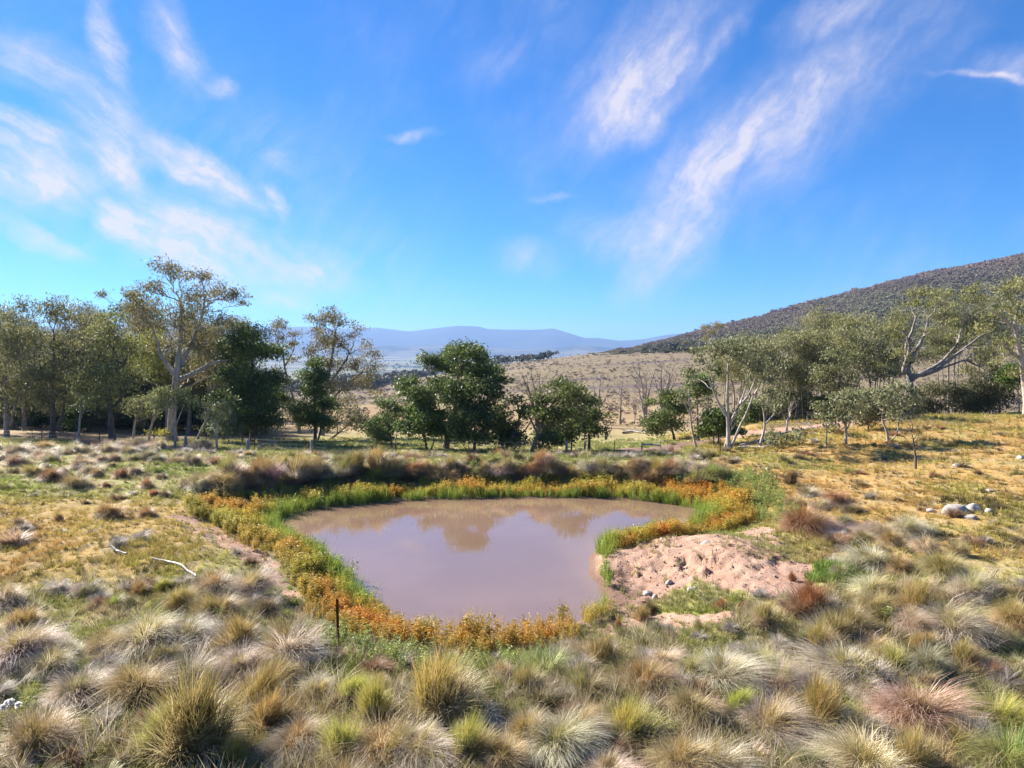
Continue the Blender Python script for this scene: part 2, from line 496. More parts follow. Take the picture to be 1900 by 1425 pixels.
M = {}
M['skirt'] = blade_mat('dry_blades', [(.27, .20, .115), (.50, .42, .28), (.72, .66, .53), (.62, .55, .43)], .36, .42, .4, tipcol=(.74, .67, .58))
M['core'] = blade_mat('live_blades', [(.17, .175, .055), (.30, .27, .10), (.44, .35, .17), (.50, .44, .26)], .38, .45, .35)
M['gum'] = blade_mat('gum_leaves', [(.085, .09, .040), (.16, .16, .07), (.25, .24, .12), (.33, .315, .19)], .34, .58, .25)
M['wattle'] = blade_mat('wattle_leaves', [(.042, .062, .020), (.075, .105, .030), (.13, .175, .045), (.175, .225, .068)], .38, .5, .3)
M['grass'] = blade_mat('short_grass', [(.55, .50, .40), (.85, .85, .80), (1.0, 1.0, 1.0), (1.2, 1.15, 1.0)], .35, .5, .3, False, 'tint')
M['herb'] = blade_mat('marsh_herb', [(.8, .8, .8), (1, 1, 1), (1.2, 1.15, 1.1)], .40, .5, .3, False, 'tint')
M['farleaf'] = blade_mat('far_leaves', [(.6, .6, .6), (1, 1, 1), (1.35, 1.3, 1.2)], .2, .6, .2, False, 'tint')
M['bark_pale'] = bark_mat('pale_bark', (.46, .40, .33), (.24, .19, .15))
M['bark_grey'] = bark_mat('grey_bark', (.30, .26, .22), (.13, .105, .09))
M['bark_dark'] = bark_mat('dark_bark', (.085, .065, .05), (.16, .125, .10))
M['dead'] = bark_mat('dead_wood', (.36, .31, .28), (.20, .165, .145))
M['rust'] = simple_mat('rusty_steel', (.07, .022, .014), (.13, .04, .02), 30, .75, .3)
M['wood'] = simple_mat('weathered_wood', (.34, .31, .29), (.20, .18, .17), 20, .85)
M['pipe'] = simple_mat('pale_pipe', (.50, .46, .39), (.38, .34, .28), 6, .5, 0, .05)
M['rock'] = simple_mat('granite', (.50, .435, .37), (.27, .225, .18), 5, .85, 0, .5)
M['thistle'] = blade_mat('thistle_down', [(.86, .82, .76), (.92, .88, .82)], .5, .8, .1, False)
M['wire'] = simple_mat('wire', (.30, .29, .28), (.22, .20, .19), 30, .5, .6)

m, nt, out = new_mat('clod'); M['clod'] = m
ia = N(nt, 'ShaderNodeAttribute', attribute_name='tint', attribute_type='INSTANCER')
b = N(nt, 'ShaderNodeBsdfPrincipled'); b.inputs['Roughness'].default_value = .95
tc = N(nt, 'ShaderNodeTexCoord')
nt.links.new(mixc(nt, rng(nt, noise(nt, tc.outputs['Object'], 3.0), .3, .7, 0, .5), ia.outputs['Color'], (.22, .15, .11)), b.inputs['Base Color']); nt.links.new(b.outputs[0], out.inputs[0])
# ground: cover masks come as attributes, colours and grain from noise
m, nt, out = new_mat('ground_cover'); M['ground'] = m
g = N(nt, 'ShaderNodeNewGeometry'); POS = g.outputs['Position']
za = N(nt, 'ShaderNodeAttribute', attribute_name='cover'); zs = N(nt, 'ShaderNodeSeparateColor'); nt.links.new(za.outputs['Color'], zs.inputs[0])
zb_ = N(nt, 'ShaderNodeAttribute', attribute_name='cover_far'); zs2 = N(nt, 'ShaderNodeSeparateColor'); nt.links.new(zb_.outputs['Color'], zs2.inputs[0])
n_big = noise(nt, POS, .35, 4, .6); n_mid = noise(nt, POS, 1.7, 5, .65); n_fin = noise(nt, POS, 11.0, 4, .7); n_gr = noise(nt, POS, 45.0, 3, .7)
straw = mixc(nt, rng(nt, n_fin, .3, .7), (.28, .215, .11), (.46, .37, .21))
green = mixc(nt, rng(nt, n_fin, .3, .7), (.18, .19, .045), (.36, .36, .09))
orange = mixc(nt, rng(nt, n_fin, .3, .7), (.31, .18, .06), (.48, .315, .115))
dark = (.12, .085, .05)
col = mixc(nt, rng(nt, n_mid, .38, .62), straw, green)
col = mixc(nt, math_(nt, 'MULTIPLY', zs.outputs[1], rng(nt, n_big, .25, .5)), col, mixc(nt, rng(nt, n_mid, .42, .6), green, (.24, .25, .06)))
col = mixc(nt, math_(nt, 'MULTIPLY', zs.outputs[2], rng(nt, n_mid, .30, .55)), col, orange)
col = mixc(nt, math_(nt, 'MULTIPLY', rng(nt, n_mid, .60, .75), .75), col, dark)
soil = mixc(nt, rng(nt, n_mid, .3, .7), (.38, .225, .155), (.47, .315, .225))
soil = mixc(nt, math_(nt, 'MULTIPLY', rng(nt, n_fin, .55, .75), .5), soil, (.22, .14, .10))
col = mixc(nt, rng(nt, math_(nt, 'ADD', zs.outputs[0], math_(nt, 'MULTIPLY_ADD', n_fin, .5, -.25)), .35, .65), col, soil)
sxyz = N(nt, 'ShaderNodeSeparateXYZ'); nt.links.new(POS, sxyz.inputs[0])
wet = rng(nt, math_(nt, 'ADD', sxyz.outputs[2], math_(nt, 'MULTIPLY_ADD', n_mid, .12, -.06)), -.66, -.52, 1.0, 0.0)
col = mixc(nt, math_(nt, 'MULTIPLY', math_(nt, 'MULTIPLY', wet, zs.outputs[0]), .75), col, (.15, .09, .065))
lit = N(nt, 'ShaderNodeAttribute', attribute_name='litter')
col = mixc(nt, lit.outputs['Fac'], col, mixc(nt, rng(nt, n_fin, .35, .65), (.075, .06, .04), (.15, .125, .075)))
# farther land
sx = N(nt, 'ShaderNodeMapping'); sx.inputs['Scale'].default_value = (.012, .05, .05); nt.links.new(POS, sx.inputs[0])
f1 = noise(nt, sx.outputs[0], 1.0, 5, .6); f2 = noise(nt, POS, .09, 4, .65)
heath = mixc(nt, rng(nt, f2, .35, .65), (.215, .17, .10), (.16, .125, .072))
heath = mixc(nt, rng(nt, f1, .54, .62), heath, (.12, .09, .08))
golden = mixc(nt, rng(nt, f2, .35, .6), (.38, .28, .15), (.28, .195, .10))
sx2 = N(nt, 'ShaderNodeMapping'); sx2.inputs['Scale'].default_value = (.0011, .0022, .001); nt.links.new(POS, sx2.inputs[0])
f3 = noise(nt, sx2.outputs[0], 1.0, 6, .62)
valley = mixc(nt, rng(nt, f3, .42, .56), (.15, .155, .06), (.20, .17, .085))
valley = mixc(nt, rng(nt, noise(nt, sx2.outputs[0], 2.3, 6, .65), .53, .58), valley, (.035, .045, .03))
far = mixc(nt, zs2.outputs[1], heath, golden)
far = mixc(nt, zs2.outputs[2], far, valley)
col = mixc(nt, zs2.outputs[0], col, far)
b = N(nt, 'ShaderNodeBsdfPrincipled'); nt.links.new(col, b.inputs['Base Color']); b.inputs['Roughness'].default_value = .95; b.inputs['Specular IOR Level'].default_value = .15
bp = N(nt, 'ShaderNodeBump'); bp.inputs['Strength'].default_value = .8; bp.inputs['Distance'].default_value = .06
n_clod = noise(nt, POS, 24.0, 4, .7)
nt.links.new(math_(nt, 'ADD', math_(nt, 'ADD', n_fin, math_(nt, 'MULTIPLY', n_gr, .4)), math_(nt, 'MULTIPLY', math_(nt, 'MULTIPLY', n_clod, zs.outputs[0]), .9)), bp.inputs['Height']); nt.links.new(bp.outputs[0], b.inputs['Normal'])
nt.links.new(b.outputs[0], out.inputs[0])

# water: muddy and calm
m, nt, out = new_mat('muddy_water'); M['water'] = m
g = N(nt, 'ShaderNodeNewGeometry')
wn1 = noise(nt, g.outputs['Position'], .25, 3, .5)
mud = mixc(nt, rng(nt, wn1, .35, .65), (.205, .130, .088), (.23, .148, .102))
b = N(nt, 'ShaderNodeBsdfPrincipled'); nt.links.new(mud, b.inputs['Base Color']); b.inputs['Roughness'].default_value = .03
b.inputs['IOR'].default_value = 1.85
mp = N(nt, 'ShaderNodeMapping'); mp.inputs['Scale'].default_value = (1, 1.6, 1); nt.links.new(g.outputs['Position'], mp.inputs[0])
bp = N(nt, 'ShaderNodeBump'); bp.inputs['Strength'].default_value = .02; bp.inputs['Distance'].default_value = .05
nt.links.new(noise(nt, mp.outputs[0], 3.0, 3, .5), bp.inputs['Height']); nt.links.new(bp.outputs[0], b.inputs['Normal'])
nt.links.new(b.outputs[0], out.inputs[0])

# ------------------------------------------------------------------ ground sheet
rr_ = np.concatenate([[0.5, 2, 3.5, 5, 6.2], np.arange(7.2, 24, .085), np.arange(24, 40, .15), np.geomspace(40, 400, 150)[1:], np.geomspace(400, 12000, 110)[1:]])
aa = np.concatenate([np.linspace(-100, -44, 60)[:-1], np.linspace(-44, 44, 400), np.linspace(44, 100, 60)[1:]])
A, RR = np.meshgrid(np.radians(aa), rr_)
X = (np.sin(A) * RR); Y = (np.cos(A) * RR)
gx, gy = X.ravel(), Y.ravel()
gz = ground(gx, gy)
nr, nc = A.shape
i = (np.arange(nr - 1)[:, None] * nc + np.arange(nc - 1)[None]).ravel()
quads = np.stack([i, i + 1, i + nc + 1, i + nc], -1)[:, ::-1]
gr = np.hypot(gx, gy)
sand = np.zeros(len(gx)); trk = np.zeros(len(gx)); nearm = gr < 75
sand[nearm], trk[nearm] = masks(gx[nearm], gy[nearm])
uu = 950 + F * gx / np.maximum(gy, 1)
# dirt vehicle tracks behind the pond
def track_mask(pts, wd):
    P = np.array(pts)
    return 1 - ss(wd * .6, wd, seg_dist(P, gx, gy) + (fbm(gx * .8, gy * .8, 2, 77) - .5) * 1.2)
TR1 = [hit(-250, 785), hit(0, 800), hit(100, 808), hit(200, 820), hit(300, 832)]
TR2 = [hit(1170, 836), hit(1225, 833), hit(1290, 822), hit(1380, 806), hit(1480, 795), hit(1600, 782)]
tr2 = np.zeros(len(gx)); tr1 = np.zeros(len(gx))
tr1 = track_mask(TR1, 3.0) * nearm; tr2 = track_mask(TR2, 2.0) * (gr < 110)
soilm = np.clip(np.maximum.reduce([sand, trk * .8, tr1 * .9, tr2]), 0, 1)
pd = np.full(len(gx), 99.); pd[nearm] = sdist(POND, gx[nearm], gy[nearm])
soilm = np.maximum(soilm, (1 - ss(-.2, .6, pd)))
greenm = np.zeros(len(gx))
for p in [WEED1, WEED2] + OLDGREEN:
    greenm[nearm] = np.maximum(greenm[nearm], 1 - ss(-.3, .6, sdist(p, gx[nearm], gy[nearm])))
greenm = np.maximum(greenm, .6 * ss(34.5, 36.5, gy) * (1 - ss(47, 60, gr)) * ss(.4, .6, fbm(gx * .25, gy * .25, 2, 81)))
greenm = np.maximum(greenm, (1 - ss(12, 17, gy)) * .7)
orangem = ss(6.5, 9.5, gx - .12 * gy + 2) * ss(16, 21, gy) * (1 - ss(58, 72, gr)) * (1 - .0 * greenm)
orangem = orangem * (1 - .55 * ss(.5, .66, fbm(gx * .3, gy * .3, 3, 89)))
orangem = np.maximum(orangem, ss(7.5, 10, -gx) * ss(16, 19, gy) * (1 - ss(25, 29, gy)) * .85)
farm = ss(58, 78, gr)
gold = (1 - ss(90, 150, gr)) * (1 - ss(1250, 1400, uu))
vall = ss(520, 1200, gr)
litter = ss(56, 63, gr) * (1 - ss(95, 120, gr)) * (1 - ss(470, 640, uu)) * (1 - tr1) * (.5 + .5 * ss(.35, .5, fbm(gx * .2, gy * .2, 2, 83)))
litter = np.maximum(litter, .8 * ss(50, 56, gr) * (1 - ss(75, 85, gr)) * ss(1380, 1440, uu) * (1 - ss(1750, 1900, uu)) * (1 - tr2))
cover = np.stack([soilm, greenm, orangem, np.ones(len(gx))], 1)
coverf = np.stack([farm * (1 - tr2), gold, vall, np.ones(len(gx))], 1)
go = mk('ground', np.stack([gx, gy, gz], 1), quads, None, M['ground'], None, {'cover': ('FLOAT_COLOR', cover), 'cover_far': ('FLOAT_COLOR', coverf), 'litter': ('FLOAT', litter)}, True)
tag(go, kind='structure')

# pond water
c = POND.mean(0); n = 64
an_ = np.arange(n) / n * 2 * np.pi
Vw = np.concatenate([np.array([[*c, WATER_Z]]), np.column_stack([c[0] + 10.5 * np.cos(an_), c[1] + 9.6 * np.sin(an_), np.full(n, WATER_Z)])])
Tw = [(0, 1 + k, 1 + (k + 1) % n) for k in range(n)]; Qw = None
wo = mk('pond_water', Vw, Qw, Tw, M['water']); tag(wo, kind='structure')

# ------------------------------------------------------------------ far hills
def hill_mat(name, c1, c2, sc):
    m, nt, out = new_mat(name)
    g = N(nt, 'ShaderNodeNewGeometry')
    mp = N(nt, 'ShaderNodeMapping'); mp.inputs['Scale'].default_value = (sc, sc, sc * 2); nt.links.new(g.outputs['Position'], mp.inputs[0])
    col = mixc(nt, rng(nt, noise(nt, mp.outputs[0], 1, 6, .65), .4, .62), c1, c2)
    b = N(nt, 'ShaderNodeBsdfDiffuse'); nt.links.new(col, b.inputs[0]); nt.links.new(b.outputs[0], out.inputs[0])
    return m
M['range'] = hill_mat('range_forest', (.035, .045, .030), (.055, .060, .040), .002)
M['foot'] = hill_mat('foothill_cover', (.030, .042, .028), (.16, .14, .085), .0016)
M['hill'] = hill_mat('hill_floor', (.05, .04, .03), (.09, .07, .05), .03)

def ridge(name, sky_pts, D0, D1, D2, ztoe_, mat, rough, seed, u0, u1, ncol=320, nrow=26):
    us = np.linspace(u0, u1, ncol)
    vs = np.interp(us, [p[0] for p in sky_pts], [p[1] for p in sky_pts])
    a, s = ray(us, vs)
    t = np.linspace(0, 1.5, nrow)
    Vs = []
    for k, tt in enumerate(t):
        if tt <= 1: D = D0 + (D1 - D0) * tt
        else: D = D1 + (D2 - D1) * (tt - 1) / .5
        zr = CAMZ + s * D1
        if callable(ztoe_):
            ztoe = ztoe_(a * D0, np.full(ncol, D0)); zr = np.maximum(zr, ztoe + .2)
        else: ztoe = ztoe_
        prof = ss(-.15, 1.0, tt) if tt <= 1 else 1 - ss(1, 1.55, tt)
        prof = (prof - ss(-.15, 1, 0)) / (1 - ss(-.15, 1, 0)) if tt <= 1 else prof
        z = ztoe + (zr - ztoe) * prof
        if callable(ztoe_):
            kt = ss(1055, 1150, us); z = z * kt + (1 - kt) * (ground(a * D, np.full(ncol, D), False) - 3.0)
        n_ = (fbm(us * .02 + 3, np.full(ncol, tt * 3.), 4, seed) - .5)
        z = z + n_ * rough * np.sin(np.pi * min(tt, 1.0))
        Vs.append(np.stack([a * D, np.full(ncol, D), z], 1))
    V = np.concatenate(Vs)
    i = (np.arange(nrow - 1)[:, None] * ncol + np.arange(ncol - 1)[None]).ravel()
    q = np.stack([i, i + 1, i + ncol + 1, i + ncol], -1)
    o = mk(name, V, q, None, mat, None, None, True); tag(o, kind='structure')
    return o, V.reshape(nrow, ncol, 3)

ridge('mountain_range', [(-1200, 612), (-300, 603), (0, 608), (300, 602), (500, 608), (560, 606), (620, 609), (660, 610), (700, 608), (760, 615), (800, 610), (850, 604.5), (888, 605.5), (905, 610), (930, 611), (985, 612), (1010, 611), (1025, 608.5),
       (1060, 619), (1085, 627), (1110, 627), (1150, 632), (1190, 630), (1240, 621), (1400, 608), (1900, 610), (2800, 615)], 7800, 9800, 10800, -125, M['range'], 90, 101, -900, 2700, 520)
ridge('foothill', [(-900, 648), (300, 646), (500, 642), (690, 641), (760, 642), (830, 639), (900, 644), (960, 649), (1030, 645), (1080, 640), (1120, 643), (1200, 653), (1400, 650), (2700, 648)], 6000, 6900, 7400, -125, M['foot'], 26, 131, -800, 2600, 400)
hillo, HV = ridge('forested_hill', [(1040, 672), (1100, 662), (1200, 643), (1300, 620), (1400, 599), (1500, 571), (1600, 546), (1700, 523), (1800, 503), (1900, 484), (2100, 450), (2600, 430)], 430, 950, 1300, lambda x, y: ground(x, y, False) - .6, M['hill'], 10, 151, 1040, 2500, 260)

# ------------------------------------------------------------------ scatter of uncountable cover
def scatter(name, pts, rot, scl, idx, tint, variants, label=None):
    coll = bpy.data.collections.new(name + '_kinds')
    for k, vo in enumerate(variants):
        coll.objects.link(vo)
    P = np.asarray(pts, np.float32)
    t4 = np.concatenate([tint, np.ones((len(P), 1))], 1)
    o = mk(name, P, None, None, None, None, {'rot': ('FLOAT_VECTOR', rot), 'scl': ('FLOAT', scl), 'idx': ('INT', idx), 'tint': ('FLOAT_COLOR', t4)})
    ng = bpy.data.node_groups.new(name + '_scatter', 'GeometryNodeTree')
    ng.interface.new_socket('Geometry', in_out='INPUT', socket_type='NodeSocketGeometry')
    ng.interface.new_socket('Geometry', in_out='OUTPUT', socket_type='NodeSocketGeometry')
    gi = ng.nodes.new('NodeGroupInput'); go_ = ng.nodes.new('NodeGroupOutput')
    ci = ng.nodes.new('GeometryNodeCollectionInfo'); ci.inputs['Collection'].default_value = coll
    ci.inputs['Separate Children'].default_value = True; ci.inputs['Reset Children'].default_value = True
    iop = ng.nodes.new('GeometryNodeInstanceOnPoints')
    def na(nm, dt):
        x = ng.nodes.new('GeometryNodeInputNamedAttribute'); x.data_type = dt; x.inputs['Name'].default_value = nm
        return x.outputs['Attribute']
    ng.links.new(gi.outputs[0], iop.inputs['Points']); ng.links.new(ci.outputs[0], iop.inputs['Instance'])
    iop.inputs['Pick Instance'].default_value = True
    ng.links.new(na('idx', 'INT'), iop.inputs['Instance Index'])
    e2r = ng.nodes.new('FunctionNodeEulerToRotation'); ng.links.new(na('rot', 'FLOAT_VECTOR'), e2r.inputs[0])
    ng.links.new(e2r.outputs[0], iop.inputs['Rotation'])
    ng.links.new(na('scl', 'FLOAT'), iop.inputs['Scale'])
    ng.links.new(iop.outputs[0], go_.inputs[0])
    md = o.modifiers.new('scatter', 'NODES'); md.node_group = ng
    tag(o, label, None, None, 'stuff')
    return o

def tuft_mesh(name, nb, h, spread, wd, mat, seed, k=3, droop=.5):
    r = np.random.default_rng(seed)
    ph = r.uniform(0, 2 * np.pi, nb); th = r.uniform(.05, 1.0, nb) * spread
    L = h * r.uniform(.6, 1.15, nb)
    b0 = np.stack([np.cos(ph), np.sin(ph), np.zeros(nb)], 1) * (r.uniform(0, .25, nb) * h)[:, None]
    t = np.linspace(0, 1, k)
    ang = th[:, None] + droop * t[None] ** 1.5 * r.uniform(.3, 1.4, nb)[:, None]
    ds = L[:, None] / (k - 1)
    rad_ = np.concatenate([np.zeros((nb, 1)), np.cumsum(np.sin(ang[:, :-1]) * ds, 1)], 1)
    zz = np.concatenate([np.zeros((nb, 1)), np.cumsum(np.cos(ang[:, :-1]) * ds, 1)], 1)
    P = np.stack([b0[:, :1] + np.cos(ph)[:, None] * rad_, b0[:, 1:2] + np.sin(ph)[:, None] * rad_, zz - .03], -1)
    W = wd * (1 - t * .85)[None] * r.uniform(.7, 1.3, nb)[:, None]
    sa = ph + np.pi / 2 + r.normal(0, .6, nb)
    V, q = ribbons(P, W, np.stack([np.cos(sa), np.sin(sa), np.zeros(nb)], 1))
    ti = np.repeat(np.clip(r.normal(.5, .25, nb), 0, 1), k * 2)
    tip = np.tile(np.repeat(t, 2), nb)
    return mk(name, V, q, None, mat, None, {'tint': ('FLOAT', ti), 'tip': ('FLOAT', tip)}, False, False)

def tilt_rot(n, a=.2):
    return np.stack([R.normal(0, a, n), R.normal(0, a, n), R.uniform(0, 6.283, n)], 1)

# short grass over the near ground
gt = [tuft_mesh('grass_tuft', 26, .16, .9, .006, M['grass'], 200 + k, 3, .7) for k in range(5)]
def polar_pts(n, r0, r1, a0, a1, p=1.0):
    a = np.radians(R.uniform(a0, a1, n)); r = r0 * (r1 / r0) ** R.uniform(0, 1, n)
    return np.sin(a) * r, np.cos(a) * r
gxs, gys = polar_pts(125000, 7.5, 62, -46, 46)
sdv = sdist(POND, gxs, gys); sa_, tk_ = masks(gxs, gys)
tr_d = np.minimum(seg_dist(np.array(TR1), gxs, gys), seg_dist(np.array(TR2), gxs, gys) + .3)
bare = np.maximum(sa_ * (1 - .55 * ss(.54, .66, fbm(gxs * .9, gys * .9, 3, 305))), tk_ * .8)
patch = fbm(gxs * .5, gys * .5, 3, 301)
keep = (sdv > .3) & (R.uniform(0, 1, len(gxs)) > bare * .985) & (tr_d > 1.7) & (patch + R.normal(0, .15, len(gxs)) > .36)
gxs, gys, patch = gxs[keep], gys[keep], patch[keep]
n = len(gxs)
om = ss(6.5, 9.5, gxs - .12 * gys + 2) * ss(15, 20, gys)
om = np.maximum(om, ss(7.0, 9.5, -gxs) * ss(15.5, 18.5, gys) * (1 - ss(26, 30, gys)) * .9)
gm = np.zeros(n)
for p in OLDGREEN: gm = np.maximum(gm, 1 - ss(-.3, .4, sdist(p, gxs, gys)))
gm = np.maximum(gm, .40 * om * ss(.5, .66, fbm(gxs * .3, gys * .3, 3, 89)))
gm = np.maximum(gm, .45 * ss(6, 9, -gxs) * ss(24, 28, gys) * (1 - ss(34, 37, gys)) * ss(.45, .6, fbm(gxs * .4, gys * .4, 2, 87)))
gm = np.maximum(gm, ss(34.5, 36.5, gys) * .25 * (fbm(gxs * .25, gys * .25, 2, 81) > .5))
pn = np.clip(fbm(gxs * .45, gys * .45, 3, 311) * 2.4 - .55 + R.normal(0, .12, n), 0, 1)[:, None]
t_straw = np.array([.34, .27, .15]); t_green = np.array([.21, .235, .05]); t_or = np.array([.39, .225, .072]); t_yel = np.array([.42, .36, .095]); t_lush = np.array([.17, .25, .045])
tint = t_straw * (1 - pn) + t_green * pn
tint = tint * (1 - om[:, None]) + om[:, None] * (t_or * (1 - pn * .75) + t_yel * pn * .75)
tint = tint * (1 - gm[:, None]) + gm[:, None] * t_lush
tint = tint * 1.3 * np.clip(R.normal(1, .2, (n, 1)), .5, 1.5)
dr = ss(.80, .95, fbm(gxs * 1.4, gys * .9, 3, 333) * 1.35)[:, None] * om[:, None]
tint = tint * (1 - dr * .7)
sc = R.uniform(.55, 1.25, n) * (1 + .35 * ss(25, 50, gys)) * (1 + .7 * gm)
scatter('short_grass', np.stack([gxs, gys, ground(gxs, gys)], 1), tilt_rot(n, .18), sc, R.integers(0, 5, n), tint, gt)

# clods and gravel lying on the bare soil
cl_k = []
for k in range(3):
    r_ = np.random.default_rng(380 + k); th_k = np.linspace(0, np.pi, 5)[:, None]; ph_k = np.linspace(0, 2 * np.pi, 7)[None, :-1]
    d_k = np.stack([np.sin(th_k) * np.cos(ph_k), np.sin(th_k) * np.sin(ph_k), np.cos(th_k) + 0 * ph_k], -1) * r_.uniform(.7, 1.2, (5, 6, 1)) * np.array([1, .85, .6])
    i_k = (np.arange(4)[:, None] * 6 + np.arange(6)[None]).ravel(); j_k = (np.arange(4)[:, None] * 6 + (np.arange(6)[None] + 1) % 6).ravel()
    cl_k.append(mk('clod_kind_%02d' % k, d_k.reshape(-1, 3), np.stack([i_k, i_k + 6, j_k + 6, j_k], -1), None, M['clod'], None, None, False, False))
cx_, cy_ = R.uniform(-13, 12, 26000), R.uniform(13, 29, 26000)
sa_, tk_ = masks(cx_, cy_); kp = (R.uniform(0, 1, 26000) < np.maximum(sa_, .6 * tk_) * .45) & (sdist(POND, cx_, cy_) > 0)
cx_, cy_ = cx_[kp], cy_[kp]; n = len(cx_)
tint = np.array([.40, .25, .175]) * np.clip(R.normal(.95, .25, (n, 1)), .4, 1.5)
scatter('clods', np.stack([cx_, cy_, ground(cx_, cy_)], 1), np.stack([R.normal(0, .4, n), R.normal(0, .4, n), R.uniform(0, 6.28, n)], 1), .012 + .03 * R.uniform(0, 1, n) ** 3 + .03 * (R.uniform(0, 1, n) > .985), R.integers(0, 3, n), tint, cl_k)
# long dry grass lying between the tussocks
lt = [tuft_mesh('flopped_kind', 22, .42, 1.35, .006, M['grass'], 340 + k, 4, .75) for k in range(4)]
for k, v_ in enumerate(lt): v_.name = 'flopped_kind_%02d' % k
lx, ly = polar_pts(15000, 8, 30, -44, 44)
ld = np.maximum(.75 * (1 - ss(15, 17.5, ly)), np.maximum(.6 * ss(4, 7, -lx) * (1 - ss(17, 19, ly)), .6 * ss(6, 8, lx - .1 * ly) * (1 - ss(20, 26, ly))))
sa_, tk_ = masks(lx, ly)
kp = (R.uniform(0, 1, 15000) < ld * (fbm(lx * .8, ly * .8, 3, 345) > .52)) & (sa_ + tk_ < .25) & (sdist(REED_OUT, lx, ly) > .1)
lx, ly = lx[kp], ly[kp]; n = len(lx)
lc = np.array([(.46, .38, .24), (.56, .49, .36), (.36, .32, .13), (.40, .29, .15)])
scatter('dry_grass', np.stack([lx, ly, ground(lx, ly)], 1), np.stack([R.normal(.25, .25, n), R.normal(.1, .25, n), R.normal(0, 1.0, n)], 1), R.uniform(.6, 1.3, n), R.integers(0, 4, n), lc[R.integers(0, 4, n)] * np.clip(R.normal(1, .15, (n, 1)), .6, 1.4), lt)
# marsh plants round the water
def herb_mesh(name, h, seed, nst=6, nlv=20, ll=.085, lw=.0095):
    r = np.random.default_rng(seed); A_ = Acc(); tips = []
    for s in range(nst):
        ph = r.uniform(0, 6.283); le = r.uniform(.05, .3); L = h * r.uniform(.7, 1.1)
        t = np.linspace(0, 1, 4)
        base = np.array([r.normal(0, .05), r.normal(0, .05), -.05])
        P = base + np.stack([np.cos(ph) * le * L * t ** 1.4, np.sin(ph) * le * L * t ** 1.4, L * t * (1 - .1 * le)], 1)
        V, q = ribbons(P[None], (.006 * (1 - .7 * t))[None], np.array([[np.cos(ph + 1.5), np.sin(ph + 1.5), 0]]))
        A_.add(V, q, None, np.full(len(V), .3)); tips.append(np.repeat(t * .8, 2))
        n = nlv; tt = r.uniform(.25, 1, n) ** .8; k = tt * 3; i0 = np.minimum(k.astype(int), 2)
        B = P[i0] * (1 - (k - i0))[:, None] + P[i0 + 1] * (k - i0)[:, None]
        pa = r.uniform(0, 6.283, n); upz = r.uniform(-.3, .8, n)
        d = unit(np.stack([np.cos(pa), np.sin(pa), upz], 1)); l = ll * r.uniform(.6, 1.2, n)
        Pl = np.stack([B, B + d * (l * .5)[:, None], B + d * l[:, None] - np.array([0, 0, .25]) * l[:, None]], 1)
        sd = unit(np.cross(d, r.normal(0, 1, (n, 3))))
        V, q = ribbons(Pl, np.stack([np.full(n, lw * .3), np.full(n, lw), np.full(n, lw * .15)], 1), sd)
        A_.add(V, q, None, np.repeat(r.uniform(0, 1, n), 6)); tips.append(np.repeat(tt, 6))
    V = np.concatenate(A_.V); Q = np.concatenate(A_.Q)
    return mk(name, V, Q, None, M['herb'], None, {'tint': ('FLOAT', np.concatenate(A_.a)), 'tip': ('FLOAT', np.concatenate(tips))}, False, False)
hm = [herb_mesh('marsh_herb', .58, 400 + k) for k in range(5)]
rm_ = [tuft_mesh('water_reed', 16, .62, .3, .007, M['herb'], 420 + k, 4, .5) for k in range(3)]
N0 = 60000
hx = R.uniform(-18, 14, N0); hy = R.uniform(12.5, 36, N0)
dp = sdist(POND, hx, hy); dq = sdist(REED_OUT, hx, hy); sa_, tk_ = masks(hx, hy)
nse = fbm(hx * .9, hy * .9, 3, 431)
near_side = 1 - ss(19, 27, hy)
keep = (dp > -.12) & (dq + (nse - .5) * 1.2 < .1) & (R.uniform(0, 1, N0) > sa_ * 1.2) & (R.uniform(0, 1, N0) < .35 + .65 * (fbm(hx * 2.1, hy * 2.1, 2, 433) > .42))
keep &= (R.uniform(0, 1, N0) < np.clip(.68 + .5 * ss(13, 30, hy) , 0, 1))
keep &= (ground(hx, hy, False) < -.30) | (hx < 3) | (hy < 24)
hx, hy, dp, dq, nse = hx[keep], hy[keep], dp[keep], dq[keep], nse[keep]
n = len(hx)
orn = np.clip((fbm(hx * .55, hy * .55, 3, 441) - .5) * 2.6 + .22 + .75 * (1 - ss(15, 20, hy)) + .15 * ss(4, 7, hx) + R.normal(0, .13, n), 0, 1)[:, None]
rim = (1 - ss(.05, (.75 + .4 * nse) * (1 - .55 * ss(28, 30, hy)), dp))[:, None] * np.where(hy < 17.5, .55, 1.0)[:, None]
tint = np.array([.50, .42, .065]) * (1 - orn) + np.array([.60, .265, .045]) * orn
tint = tint * (1 - rim) + rim * np.array([.26, .34, .055])
edge = ss(-.7, 0, dq)[:, None] * (1 - rim)
tint = tint * (1 - edge * .6) + edge * .6 * np.array([.34, .34, .07])
tint *= np.clip(R.normal(1, .16, (n, 1)), .6, 1.5)
isr = (R.uniform(0, 1, n) < rim[:, 0] * .8)
idx = np.where(isr, 5 + R.integers(0, 3, n), R.integers(0, 5, n))
sc = R.uniform(.55, 1.2, n) * (.35 + 1.1 * nse) * (1 + .02 * ss(26, 31, hy))
for k, v in enumerate(hm + rm_): v.name = 'plant_kind_%02d' % k
scatter('marsh_plants', np.stack([hx, hy, np.maximum(ground(hx, hy), WATER_Z - .05)], 1), tilt_rot(n, .12), sc, idx, tint, hm + rm_)

